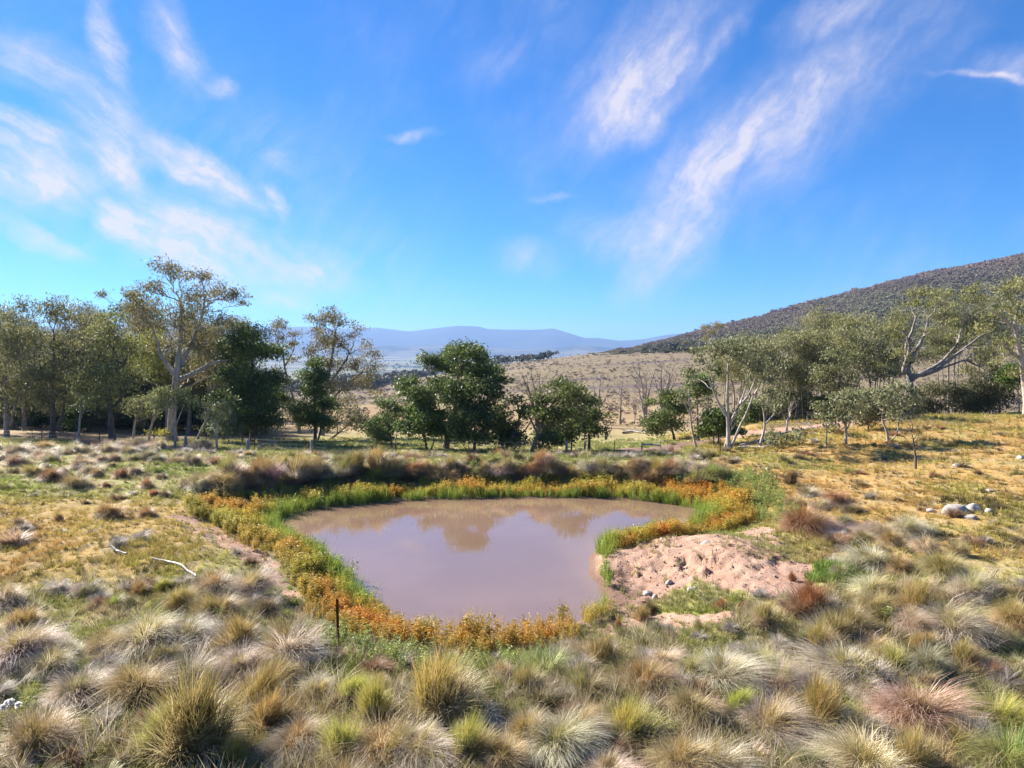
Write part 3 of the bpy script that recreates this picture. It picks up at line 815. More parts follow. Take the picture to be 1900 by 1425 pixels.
# pale green weeds
N0 = 26000
hx = R.uniform(-22, 16, N0); hy = R.uniform(11, 38, N0)
wm = np.zeros(N0)
nse = fbm(hx * .8, hy * .8, 3, 451) - .5
for p in (WEED1, WEED2): wm = np.maximum(wm, 1 - ss(-.2, .3, sdist(p, hx, hy) + nse * 1.5))
dp = sdist(POND, hx, hy)
wall = ss(1.4, 1.9, dp) * (1 - ss(3.0, 3.6, dp)) * (hy > 29) * (.20 + .5 * (nse > .05))
wm = np.maximum(wm, wall)
sa_, tk_ = masks(hx, hy)
sparse = .006 * (hy < 24) * (dp > .4) * (np.abs(hx) < 14)
keep = R.uniform(0, 1, N0) < np.maximum(wm * .9, sparse) * (1 - .8 * sa_)
hx, hy, nse = hx[keep], hy[keep], nse[keep]; n = len(hx)
wd_ = [herb_mesh('weed', .5, 470 + k, 4, 15, .075, .010) for k in range(4)]
for k, v in enumerate(wd_): v.name = 'weed_kind_%02d' % k
tint = np.array([.27, .32, .085]) * np.clip(R.normal(1, .2, (n, 1)), .5, 1.5) + np.clip(nse, 0, 1)[:, None] * np.array([.15, .05, 0])
scatter('green_weeds', np.stack([hx, hy, ground(hx, hy)], 1), tilt_rot(n, .1), R.uniform(.55, 1.15, n), R.integers(0, 4, n), tint, wd_)

# forest on the hill, heath clumps on the slope, and woods along the far crest
def far_crown(name, seed, nl=150, flat=.75):
    r = np.random.default_rng(seed)
    A_ = Acc()
    nb = r.integers(4, 7)
    cs = np.stack([r.normal(0, .55, nb), r.normal(0, .55, nb), r.uniform(.55, 1.15, nb)], 1); rs_ = r.uniform(.4, .7, nb)
    pick = r.integers(0, nb, nl)
    d = unit(r.normal(0, 1, (nl, 3))); d[:, 2] = np.where(d[:, 2] < -.3, -d[:, 2], d[:, 2])
    c = cs[pick] + d * (rs_[pick] * r.uniform(.75, 1.05, nl))[:, None] * np.array([1, 1, flat])
    nrm = unit(d + r.normal(0, .45, (nl, 3)))
    a = unit(np.cross(nrm, r.normal(0, 1, (nl, 3)))); b = np.cross(nrm, a)
    s1 = r.uniform(.10, .22, nl)[:, None]; s2 = r.uniform(.07, .16, nl)[:, None]
    V = np.stack([c - a * s1, c - b * s2, c + a * s1, c + b * s2], 1).reshape(-1, 3)
    A_.add(V, np.arange(nl * 4).reshape(-1, 4), None, np.repeat(np.clip(r.normal(.5, .25, nl), 0, 1), 4))
    t = np.linspace(0, 1, 3)
    for k in range(3):
        P = np.stack([t * cs[k, 0], t * cs[k, 1], t * cs[k, 2]], 1)
        V, q = tubes(P[None], (.05 * (1 - .6 * t))[None], 4)
        A_.add(V, q, None, np.full(len(V), 1.0))
    return A_.build(name, M['farleaf'], None, False, False)
fc = [far_crown('crown_kind_%02d' % k, 500 + k) for k in range(6)]
pts = []; 
nrow, ncol = HV.shape[:2]
N0 = 17000
ti = R.uniform(0.0, 1.06, N0); ui = R.uniform(0, ncol - 1.01, N0)
tf = ti / 1.5 * (nrow - 1); i0 = tf.astype(int); f0 = (tf - i0)[:, None]; j0 = ui.astype(int); f1 = (ui - j0)[:, None]
pos = (HV[i0, j0] * (1 - f1) + HV[i0, j0 + 1] * f1) * (1 - f0) + (HV[i0 + 1, j0] * (1 - f1) + HV[i0 + 1, j0 + 1] * f1) * f0
n = len(pos)
tone = fbm(pos[:, 0] * .012, pos[:, 1] * .012, 3, 511)[:, None]
lower = (1 - ss(.25, .75, ti + (fbm(pos[:, 0] * .008, pos[:, 1] * .008, 2, 515) - .5) * .5))[:, None]
tint = np.array([.185, .140, .108]) * (1 - lower) + np.array([.17, .165, .092]) * lower
tint = tint * (.6 + .8 * tone) * np.clip(R.normal(1, .17, (n, 1)), .55, 1.5)
sc = R.uniform(2.3, 4.4, n) * (.8 + .2 * pos[:, 1] / 900) * (.3 + .7 * ss(12, 60, ui / ncol * 260)) * (ui / ncol * 260 > 9) * (1 + .45 * (np.abs(ti - .99) < .05) * (R.uniform(0, 1, n) < .4))
# low clumps of heath and grass on the brown slope
n_h = 8000
rh = 62 * (500 / 62) ** (R.uniform(0, 1, n_h) ** .8); ah = np.radians(R.uniform(-40, 40, n_h))
xh, yh = np.sin(ah) * rh, np.cos(ah) * rh
band = fbm(xh * .012, yh * .05, 3, 71); kp = (band + R.normal(0, .06, n_h) > .50) | (R.uniform(0, 1, n_h) < .10)
xh, yh, band = xh[kp], yh[kp], band[kp]; n_h = len(xh)
dk = ss(.5, .58, band)[:, None]
th = (np.array([.20, .16, .095]) * (1 - dk) + np.array([.10, .072, .07]) * dk) * np.clip(R.normal(1, .2, (n_h, 1)), .5, 1.6)
HEATH = (np.stack([xh, yh, ground(xh, yh, False) - .12], 1), np.stack([np.zeros(n_h), np.zeros(n_h), R.uniform(0, 6.28, n_h)], 1), R.uniform(.15, .42, n_h) * (1 + rh[kp] / 300), R.integers(0, 4, n_h), th)
# far crest woods
ex = []
for (u, D, sp, cnt, s) in [(715, 620, 40, 60, 5.5), (660, 560, 60, 80, 5.5), (760, 700, 35, 40, 5), (930, 520, 14, 9, 4.0), (975, 505, 14, 8, 3.4), (600, 520, 60, 60, 5), (500, 480, 60, 80, 5), (380, 470, 80, 80, 5), (1010, 500, 10, 5, 3.4), (1330, 420, 40, 40, 3.5), (1240, 470, 30, 14, 3.2)]:
    for k in range(cnt):
        uu_ = R.normal(u, sp); DD = D + R.normal(0, 35)
        a, _ = ray(uu_, 640)
        ex.append((a * DD, DD, s * R.uniform(.7, 1.2)))
# woods on the valley hills
for k in range(1500):
    uu_ = R.uniform(560, 1120); DD = R.uniform(1700, 4800); a, _ = ray(uu_, 640)
    xx = a * DD
    if fbm(np.array([xx / 420]), np.array([DD / 420]), 3, 517)[0] > .56:
        ex.append((xx, DD, R.uniform(5, 8)))
ex = np.array(ex)
exz = ground(ex[:, 0], ex[:, 1], False)
pos = np.concatenate([pos, np.stack([ex[:, 0], ex[:, 1], exz], 1)])
tint = np.concatenate([tint, np.array([.072, .075, .05]) * np.clip(R.normal(1, .2, (len(ex), 1)), .5, 1.6)])
sc = np.concatenate([sc, ex[:, 2]]); n = len(pos)
hk = [far_crown('heath_kind_%02d' % k, 530 + k, 46, .55) for k in range(4)]
scatter('heath', *HEATH, hk)
scatter('forest', pos - np.array([0, 0, .3]), np.stack([np.zeros(n), np.zeros(n), R.uniform(0, 6.283, n)], 1), sc, R.integers(0, 6, n), tint, fc)

# ------------------------------------------------------------------ tussocks
def tussock_mesh(seed, nlock, per, spread, droop, Lr, wd, mat, name, lean=(0, 0), r0=.22, k=5, jit=.13):
    """Locks of long blades that rise from one crown and fall outward; unit size."""
    r = np.random.default_rng(seed)
    pl = r.uniform(0, 2 * np.pi, nlock); tl = spread[0] + (spread[1] - spread[0]) * r.uniform(0, 1, nlock) ** .8
    Ll = r.uniform(*Lr, nlock); rl = r.uniform(.15, .85, nlock); dl = r.uniform(.6, 1.25, nlock)
    n = nlock * per; I = np.repeat(np.arange(nlock), per)
    nsub = 3
    so_ = r.normal(0, .17, (nsub, 2)); so_[0] = 0; sl_ = r.normal(0, .11, (nsub, 2)); sh_ = r.uniform(.7, 1.1, nsub)
    sb = r.integers(0, nsub, nlock); Ll = Ll * sh_[sb]
    ph = pl[I] + r.normal(0, jit * 1.9, n); th = np.clip(tl[I] + r.normal(0, jit, n), 0, 1.7)
    L = Ll[I] * r.uniform(.72, 1.12, n)
    b0 = np.stack([np.cos(ph), np.sin(ph)], 1) * (r0 * np.clip(tl[I] / 1.1, .1, 1) * r.uniform(.3, 1.1, n))[:, None]
    t = np.linspace(0, 1, k)
    ang = th[:, None] + droop * dl[I][:, None] * t[None] ** 1.35 * r.uniform(.8, 1.2, n)[:, None]
    ang = np.minimum(ang, 2.75)
    ds = L / (k - 1)
    rd = np.concatenate([np.zeros((n, 1)), np.cumsum(np.sin(ang[:, :-1]), 1) * ds[:, None]], 1)
    zz = np.concatenate([np.zeros((n, 1)), np.cumsum(np.cos(ang[:, :-1]), 1) * ds[:, None]], 1)
    bend = (t ** 2)[None] * L[:, None]
    ph2 = ph[:, None] + (r.normal(0, .25, nlock)[I])[:, None] * t[None]
    wv = r.normal(0, .05, (n, 1)) * np.sin(t * 5 + r.uniform(0, 6, (n, 1))) * t[None] * 1.6
    P = np.stack([b0[:, :1] + so_[sb[I], :1] + np.cos(ph2) * rd + (lean[0] + sl_[sb[I], :1]) * bend - np.sin(ph2) * wv, b0[:, 1:] + so_[sb[I], 1:] + np.sin(ph2) * rd + (lean[1] + sl_[sb[I], 1:]) * bend + np.cos(ph2) * wv, zz - .02], -1)
    P[..., 2] = np.maximum(P[..., 2], -.02 + .05 * r.uniform(0, 1, (n, 1)))
    W = wd * (1 - .85 * t ** 1.5)[None] * r.uniform(.6, 1.4, n)[:, None]
    sa = ph + np.pi / 2 + r.normal(0, .5, n)
    V, q = ribbons(P, W, np.stack([np.cos(sa), np.sin(sa), np.zeros(n)], 1))
    ti = np.repeat(np.clip(rl[I] + r.normal(0, .16, n), 0, 1), k * 2)
    me = mk(name, V, q, None, mat, None, {'tint': ('FLOAT', ti), 'tip': ('FLOAT', np.tile(np.repeat(t, 2), n))}, True, False)
    return me.data

SK, CO = M['skirt'], M['core']
SHAPES = {'mop': [], 'up': [], 'wind': [], 'low': []}
for k in range(4):
    SHAPES['mop'].append((tussock_mesh(600 + k, 150, 27, (.22, 1.15), 1.65, (.75, 1.4), .0066, SK, 'skirt_blades', (.10, -.05)), tussock_mesh(620 + k, 46, 26, (.0, .8), .8, (.75, 1.2), .0072, CO, 'core_blades', (.03, -.03))))
for k in range(3):
    SHAPES['wind'].append((tussock_mesh(640 + k, 145, 27, (.2, 1.1), 1.6, (.8, 1.45), .0066, SK, 'skirt_blades', (.22, -.08)), tussock_mesh(660 + k, 44, 26, (.0, .75), .9, (.7, 1.15), .0072, CO, 'core_blades', (.09, -.05))))
for k in range(3):
    SHAPES['up'].append((tussock_mesh(680 + k, 60, 24, (.25, .9), .9, (.8, 1.25), .009, SK, 'skirt_blades', (.08, -.03), .3), tussock_mesh(700 + k, 50, 26, (.0, .45), .35, (1.1, 1.7), .009, CO, 'core_blades', (.05, -.02), .3)))
for k in range(2):
    SHAPES['low'].append((tussock_mesh(720 + k, 60, 20, (.6, 1.35), .8, (.7, 1.1), .011, SK, 'skirt_blades', (.1, -.05)), tussock_mesh(740 + k, 26, 20, (.1, .8), .6, (.5, .85), .010, CO, 'core_blades', (0, 0))))

TONES = {  # skirt tint, core tint, words
    'silver': ((1.06, 1.0, .93), (1.05, 1.0, .85), 'silver straw'),
    'tan': ((.80, .70, .45), (1.10, .98, .75), 'tan topped'),
    'rust': ((.74, .50, .38), (1.0, .60, .5), 'rusty red'),
    'green': ((.62, .68, .30), (.9, 1.25, .65), 'grass green'),
    'fresh': ((.80, .80, .38), (1.25, 1.35, .75), 'yellow green'),
    'grey': ((.74, .70, .62), (.75, .8, .8), 'grey'),  # own grey of the blades, with tree shade put into the tint
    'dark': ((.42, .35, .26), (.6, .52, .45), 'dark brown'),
    'mauve': ((.90, .76, .70), (1.1, .85, .72), 'mauve grey'),
}
TUSS = []   # u, v_base, width px, tone, shape, zone
def T(zone, rows):
    for r in rows:
        u, v, w_, tone = r[:4]; sh = r[4] if len(r) > 4 else 'mop'
        TUSS.append((u, v + .30 * w_, w_, tone, sh, zone))
T('on the near slope beside the track', [
    (45, 1135, 95, 'tan'), (35, 1190, 130, 'silver', 'wind'), (112, 1190, 100, 'silver', 'wind'), (205, 1165, 130, 'tan', 'wind'), (275, 1155, 150, 'silver', 'wind'),
    (345, 1160, 110, 'silver', 'wind'), (405, 1122, 90, 'tan'), (535, 1185, 150, 'silver'), (392, 1078, 95, 'mauve'), (462, 1078, 95, 'silver', 'wind'), (490, 1120, 70, 'dark'),
    (250, 1245, 165, 'tan'), (345, 1245, 125, 'grey', 'wind'), (140, 1255, 120, 'grey', 'wind'), (95, 1215, 110, 'silver', 'wind'), (300, 1205, 90, 'tan'), (440, 1180, 90, 'tan', 'up'),
    (470, 1275, 120, 'tan', 'up'), (440, 1230, 90, 'silver', 'wind'), (590, 1262, 90, 'silver'), (520, 1240, 80, 'tan'), (385, 1200, 80, 'dark', 'low'), (5, 1100, 100, 'silver'), (330, 1110, 60, 'tan', 'up'), (258, 1090, 42, 'tan', 'up'), (300, 1082, 40, 'fresh', 'up'), (210, 1110, 55, 'green'), (160, 1090, 55, 'grey')])
T('along the bottom edge of the view', [
    (75, 1345, 165, 'tan'), (30, 1425, 80, 'grey'), (355, 1345, 190, 'tan', 'up'), (295, 1355, 110, 'fresh', 'up'), (555, 1340, 150, 'mauve', 'wind'), (640, 1375, 110, 'fresh', 'up'),
    (430, 1400, 70, 'fresh', 'up'), (815, 1290, 130, 'tan', 'up'), (880, 1305, 120, 'silver', 'wind'), (715, 1360, 150, 'tan'), (775, 1365, 170, 'silver', 'wind'), (870, 1390, 90, 'fresh', 'up'),
    (500, 1320, 100, 'tan', 'up'), (1030, 1345, 180, 'silver', 'wind'), (975, 1350, 110, 'tan'), (690, 1310, 90, 'fresh', 'up'), (930, 1395, 110, 'tan'), (1075, 1330, 120, 'mauve', 'wind'),
    (1168, 1340, 90, 'fresh', 'up'), (1275, 1300, 125, 'tan'), (1425, 1320, 150, 'silver', 'wind'), (1360, 1310, 60, 'fresh', 'up'), (1262, 1395, 150, 'tan'), (1320, 1395, 150, 'silver', 'wind'),
    (1395, 1388, 90, 'silver', 'low'), (1690, 1290, 185, 'mauve'), (1605, 1262, 100, 'silver'), (1520, 1318, 100, 'tan', 'up'), (1580, 1335, 110, 'silver', 'wind'), (1775, 1362, 130, 'tan'),
    (1600, 1395, 160, 'silver', 'wind'), (1690, 1400, 120, 'tan', 'up'), (1850, 1305, 130, 'fresh'), (1870, 1395, 160, 'green'), (1500, 1400, 120, 'grey', 'wind'), (640, 1440, 120, 'tan'),
    (1130, 1420, 130, 'silver', 'wind'), (180, 1435, 110, 'green', 'low'), (1445, 1255, 110, 'silver', 'wind')])
T('between pond and bottom edge', [
    (930, 1245, 65, 'mauve'), (975, 1270, 60, 'tan', 'up'), (1090, 1258, 100, 'tan'), (1012, 1222, 110, 'green', 'low'), (1195, 1238, 130, 'tan'), (1115, 1212, 80, 'tan', 'up'), (1075, 1205, 55, 'mauve'),
    (1340, 1228, 130, 'silver', 'wind'), (1415, 1222, 110, 'silver', 'wind'), (1280, 1235, 80, 'tan'), (1225, 1215, 80, 'silver'), (700, 1265, 50, 'tan', 'up'), (640, 1285, 60, 'fresh', 'up')])
T('on the sandy bank', [
    (1206, 1128, 30, 'dark', 'up'), (1189, 1142, 32, 'tan', 'up'), (1148, 1160, 18, 'rust', 'up'), (1338, 1118, 34, 'rust', 'up'), (1372, 1118, 24, 'rust', 'up'), (1400, 1128, 40, 'silver'), (1470, 1070, 24, 'rust', 'up'), (1415, 1152, 60, 'silver', 'up')])
T('right of the sandy bank', [
    (1500, 1122, 85, 'rust', 'up'), (1575, 1142, 115, 'tan'), (1545, 1165, 80, 'silver', 'up'), (1570, 1210, 140, 'silver', 'wind'), (1625, 1180, 100, 'silver', 'wind'), (1655, 1208, 95, 'fresh'), (1720, 1218, 110, 'grey'), (1700, 1190, 60, 'tan', 'up'),
    (1790, 1212, 70, 'tan', 'up'), (1765, 1130, 150, 'silver', 'wind'), (1700, 1110, 90, 'tan', 'up'), (1880, 1130, 110, 'tan'), (1690, 1145, 90, 'silver', 'wind'), (1625, 1110, 85, 'tan'), (1850, 1170, 70, 'tan'), (1520, 1190, 70, 'tan', 'up'), (1885, 1225, 60, 'silver')])
T('above the sandy bank', [
    (1490, 958, 95, 'rust'), (1525, 965, 70, 'silver', 'wind'), (1463, 890, 34, 'dark', 'up'), (1500, 905, 50, 'silver'), (1545, 915, 60, 'rust'), (1567, 962, 48, 'grey'), (1558, 990, 52, 'rust'), (1630, 970, 80, 'silver'),
    (1685, 972, 70, 'silver', 'wind'), (1610, 1028, 90, 'silver', 'wind'), (1670, 1038, 80, 'tan'), (1745, 1045, 90, 'tan'), (1620, 1075, 80, 'silver'), (1700, 1078, 80, 'silver', 'wind'), (1800, 1080, 100, 'silver', 'wind'), (1860, 1088, 70, 'tan'),
    (1580, 940, 40, 'dark'), (1600, 990, 50, 'tan'), (1650, 1000, 50, 'tan'), (1775, 1020, 50, 'tan'), (1520, 930, 50, 'silver', 'wind'), (1475, 925, 40, 'tan'), (1720, 1010, 60, 'silver'), (1560, 1055, 50, 'silver')])
T('on the flat meadow', [
    (27, 868, 34, 'dark'), (62, 868, 46, 'tan'), (93, 878, 52, 'rust'), (140, 885, 62, 'tan'), (178, 872, 30, 'tan'), (225, 873, 38, 'rust'), (300, 880, 24, 'dark'), (198, 898, 22, 'rust'), (200, 940, 62, 'tan'), (272, 945, 42, 'rust'),
    (110, 962, 22, 'tan', 'up'), (272, 893, 36, 'rust'), (287, 912, 28, 'rust'), (305, 915, 28, 'dark'), (350, 895, 40, 'dark'), (20, 985, 90, 'mauve', 'low'), (225, 915, 30, 'tan'), (115, 866, 40, 'silver'), (165, 862, 50, 'silver'), (250, 868, 36, 'silver'), (10, 900, 26, 'dark', 'low'), (160, 928, 20, 'dark', 'low'), (95, 918, 20, 'dark', 'low'), (130, 912, 18, 'dark', 'low')])
# the crest of the far bank
rT = np.random.default_rng(91)
for u in np.arange(372, 1345, 13.5):
    v = np.interp(u, [372, 430, 600, 800, 1000, 1200, 1345], [888, 872, 868, 866, 865, 864, 868]) + rT.normal(0, 6)
    wv = np.interp(u, [372, 600, 800, 1345], [56, 54, 42, 42]) * rT.uniform(.65, 1.25)
    if rT.uniform() < .12: continue
    TUSS.append((u + rT.normal(0, 4), v + .3 * wv, wv, rT.choice(['rust', 'tan', 'mauve', 'silver', 'dark'], p=[.12, .28, .2, .32, .08]), rT.choice(['mop', 'up', 'wind']), 'on the far bank crest'))
for k in range(44):     # below the crest; shade of the bank face put into mostly dark tones
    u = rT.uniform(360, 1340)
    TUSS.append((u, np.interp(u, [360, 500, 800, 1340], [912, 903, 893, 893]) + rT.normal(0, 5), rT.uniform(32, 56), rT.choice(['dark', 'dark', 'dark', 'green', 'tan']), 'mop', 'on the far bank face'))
for k in range(46):     # strip under the trees; its shade is put into the grey tones
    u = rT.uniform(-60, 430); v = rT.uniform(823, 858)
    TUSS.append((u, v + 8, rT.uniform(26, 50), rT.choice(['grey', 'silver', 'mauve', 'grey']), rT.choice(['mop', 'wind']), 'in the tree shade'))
for k in range(26):
    u = rT.uniform(420, 1330); v = rT.uniform(838, 853)
    TUSS.append((u, v + 6, rT.uniform(20, 36), rT.choice(['tan', 'silver', 'rust', 'fresh']), 'mop', 'behind the far bank'))
k = 0
while k < 34:     # small dark tufts on the orange hillside
    u = rT.uniform(1420, 1890); v = rT.uniform(770, 1010)
    if v < 846 - (u - 1380) * .30 or u < 1440 + max(0, v - 900) * 2.0: continue
    TUSS.append((u, v, rT.uniform(16, 34), rT.choice(['dark', 'tan', 'green', 'rust']), 'low', 'on the orange hillside')); k += 1

ORD = ['first', 'second', 'third', 'fourth', 'fifth', 'sixth', 'seventh', 'eighth', 'ninth', 'tenth', 'eleventh', 'twelfth', 'thirteenth', 'fourteenth', 'fifteenth', 'sixteenth', 'seventeenth', 'eighteenth', 'nineteenth', 'twentieth', 'twenty-first', 'twenty-second', 'twenty-third', 'twenty-fourth', 'twenty-fifth', 'twenty-sixth', 'twenty-seventh', 'twenty-eighth', 'twenty-ninth', 'thirtieth']
SHW = {'mop': 'mop shaped', 'up': 'upright', 'wind': 'windswept', 'low': 'squat'}
lab = {}
infos = []
for (u, v, w_, tone, sh, zone) in TUSS:
    size = 'small' if w_ < 36 else ('large' if w_ > 115 else '')
    key = ' '.join(x for x in (size, TONES[tone][2], SHW[sh], 'tussock', zone) if x)
    infos.append(key); lab.setdefault(key, []).append((u, v))
seen = {}
used = []
for (u, v, w_, tone, sh, zone), key in zip(TUSS, infos):
    x, D = hit(u, v)
    z = ground1(x, D)
    rT2 = np.random.default_rng(int(u * 7 + v * 13))
    sx_, cx_ = SHAPES[sh][rT2.integers(0, len(SHAPES[sh]))]
    s = w_ * .5 * D / F * (.93 if sh != 'up' else 1.15) * rT2.uniform(.95, 1.08)
    e = empty('tussock', (x, D, z - .02), rT2.uniform(-1.0, 1.0) + (3.1416 if rT2.uniform() < .15 else 0), s)
    e.scale = (s * rT2.uniform(.82, 1.2), s * rT2.uniform(.82, 1.2), s * rT2.uniform(.95, 1.3) * (1.0 if sh != 'wind' else .9))
    same = sorted(lab[key]); k = same.index((u, v))
    text = key if len(same) == 1 else key + (', leftmost' if k == 0 else (', rightmost' if k == len(same) - 1 else ', ' + ORD[k] + ' from left'))
    tag(e, text, 'tussock', 'tussocks ' + zone)
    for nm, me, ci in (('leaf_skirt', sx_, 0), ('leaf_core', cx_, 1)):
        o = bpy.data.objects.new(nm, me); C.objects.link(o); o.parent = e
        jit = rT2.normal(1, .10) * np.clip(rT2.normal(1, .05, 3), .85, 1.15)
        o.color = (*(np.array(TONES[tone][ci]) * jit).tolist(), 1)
    used.append((x, D, s))

# smaller tussocks nobody could count, filling in between
U_ = np.array(used)
fx, fy = polar_pts(5200, 8.5, 52, -44, 44)
dp = sdist(POND, fx, fy); dq = sdist(REED_OUT, fx, fy); sa_, tk_ = masks(fx, fy)
den = np.zeros(len(fx))
fu = 950 + F * fx / fy
den = np.maximum(den, .36 * (1 - ss(14.5, 17, fy)))
den = np.maximum(den, .36 * ss(3, 6, -fx) * (1 - ss(16.5, 18.5, fy)))
den = np.maximum(den, .42 * ss(6, 8, fx - .1 * fy) * (1 - ss(20.5, 24, fy)))
den = np.maximum(den, .60 * ss(33.8, 34.6, fy) * (1 - ss(38, 42, fy)) * (fu < 1380))
den = np.maximum(den, .85 * ss(36, 37.5, fy) * (1 - ss(43, 46, fy)) * (fu < 460))
den = np.maximum(den, .06 * (fx > 8) * (fy < 60))
den = np.maximum(den, .16 * (fx < -7) * (fy > 19) * (fy < 35))
keep = (dp > .5) & (dq > .3) & (R.uniform(0, 1, len(fx)) < den * (fbm(fx * .6, fy * .6, 2, 901) > .45)) & (sa_ + tk_ < .3)
fx, fy = fx[keep], fy[keep]
dmin = np.min(np.hypot(fx[:, None] - U_[None, :, 0], fy[:, None] - U_[None, :, 1]) / (U_[None, :, 2] + .05), 1)
fx, fy = fx[dmin > .55], fy[dmin > .55]; n = len(fx)
small = []
for k in range(4):
    a_ = tussock_mesh(760 + k, 60, 18, (.2, 1.2), 1.1, (.8, 1.3), .012, M['grass'], 'small_tussock_kind', (.15, -.05))
    o = bpy.data.objects.new('small_kind_%02d' % k, a_); small.append(o)
tt = np.array([(.55, .49, .42), (.42, .33, .20), (.30, .27, .11), (.34, .21, .13), (.48, .43, .38)])
tint = tt[R.integers(0, 5, n)] * np.clip(R.normal(1, .15, (n, 1)), .6, 1.4)
scatter('small_tussocks', np.stack([fx, fy, ground(fx, fy)], 1), tilt_rot(n, .08), R.uniform(.16, .38, n) * (1 + .5 * ss(25, 40, fy)), R.integers(0, 4, n), tint, small)

# ------------------------------------------------------------------ trees
LEAVES = [0]
GL = 'gums along the fence behind the meadow'
class TreeB:
    def __init__(self, seed): self.r = np.random.default_rng(seed)

def smooth_path(P, k):
    P = np.asarray(P, float); t = np.linspace(0, len(P) - 1, k)
    out_ = np.stack([np.interp(t, np.arange(len(P)), P[:, i]) for i in range(P.shape[1])], 1)
    for _ in range(2):
        out_[1:-1] = .25 * out_[:-2] + .5 * out_[1:-1] + .25 * out_[2:]
    return out_

SPEC = {  # leaf material, clusters per m2, leaves per cluster, leaf length, half width, droop, flat
    'gum': ('gum', 18, 22, (.17, .33), .036, .85, .85),
    'wattle': ('wattle', 27, 32, (.15, .29), .046, .1, .62),
    'snow': ('gum', 24, 24, (.14, .26), .042, .45, .82),
}

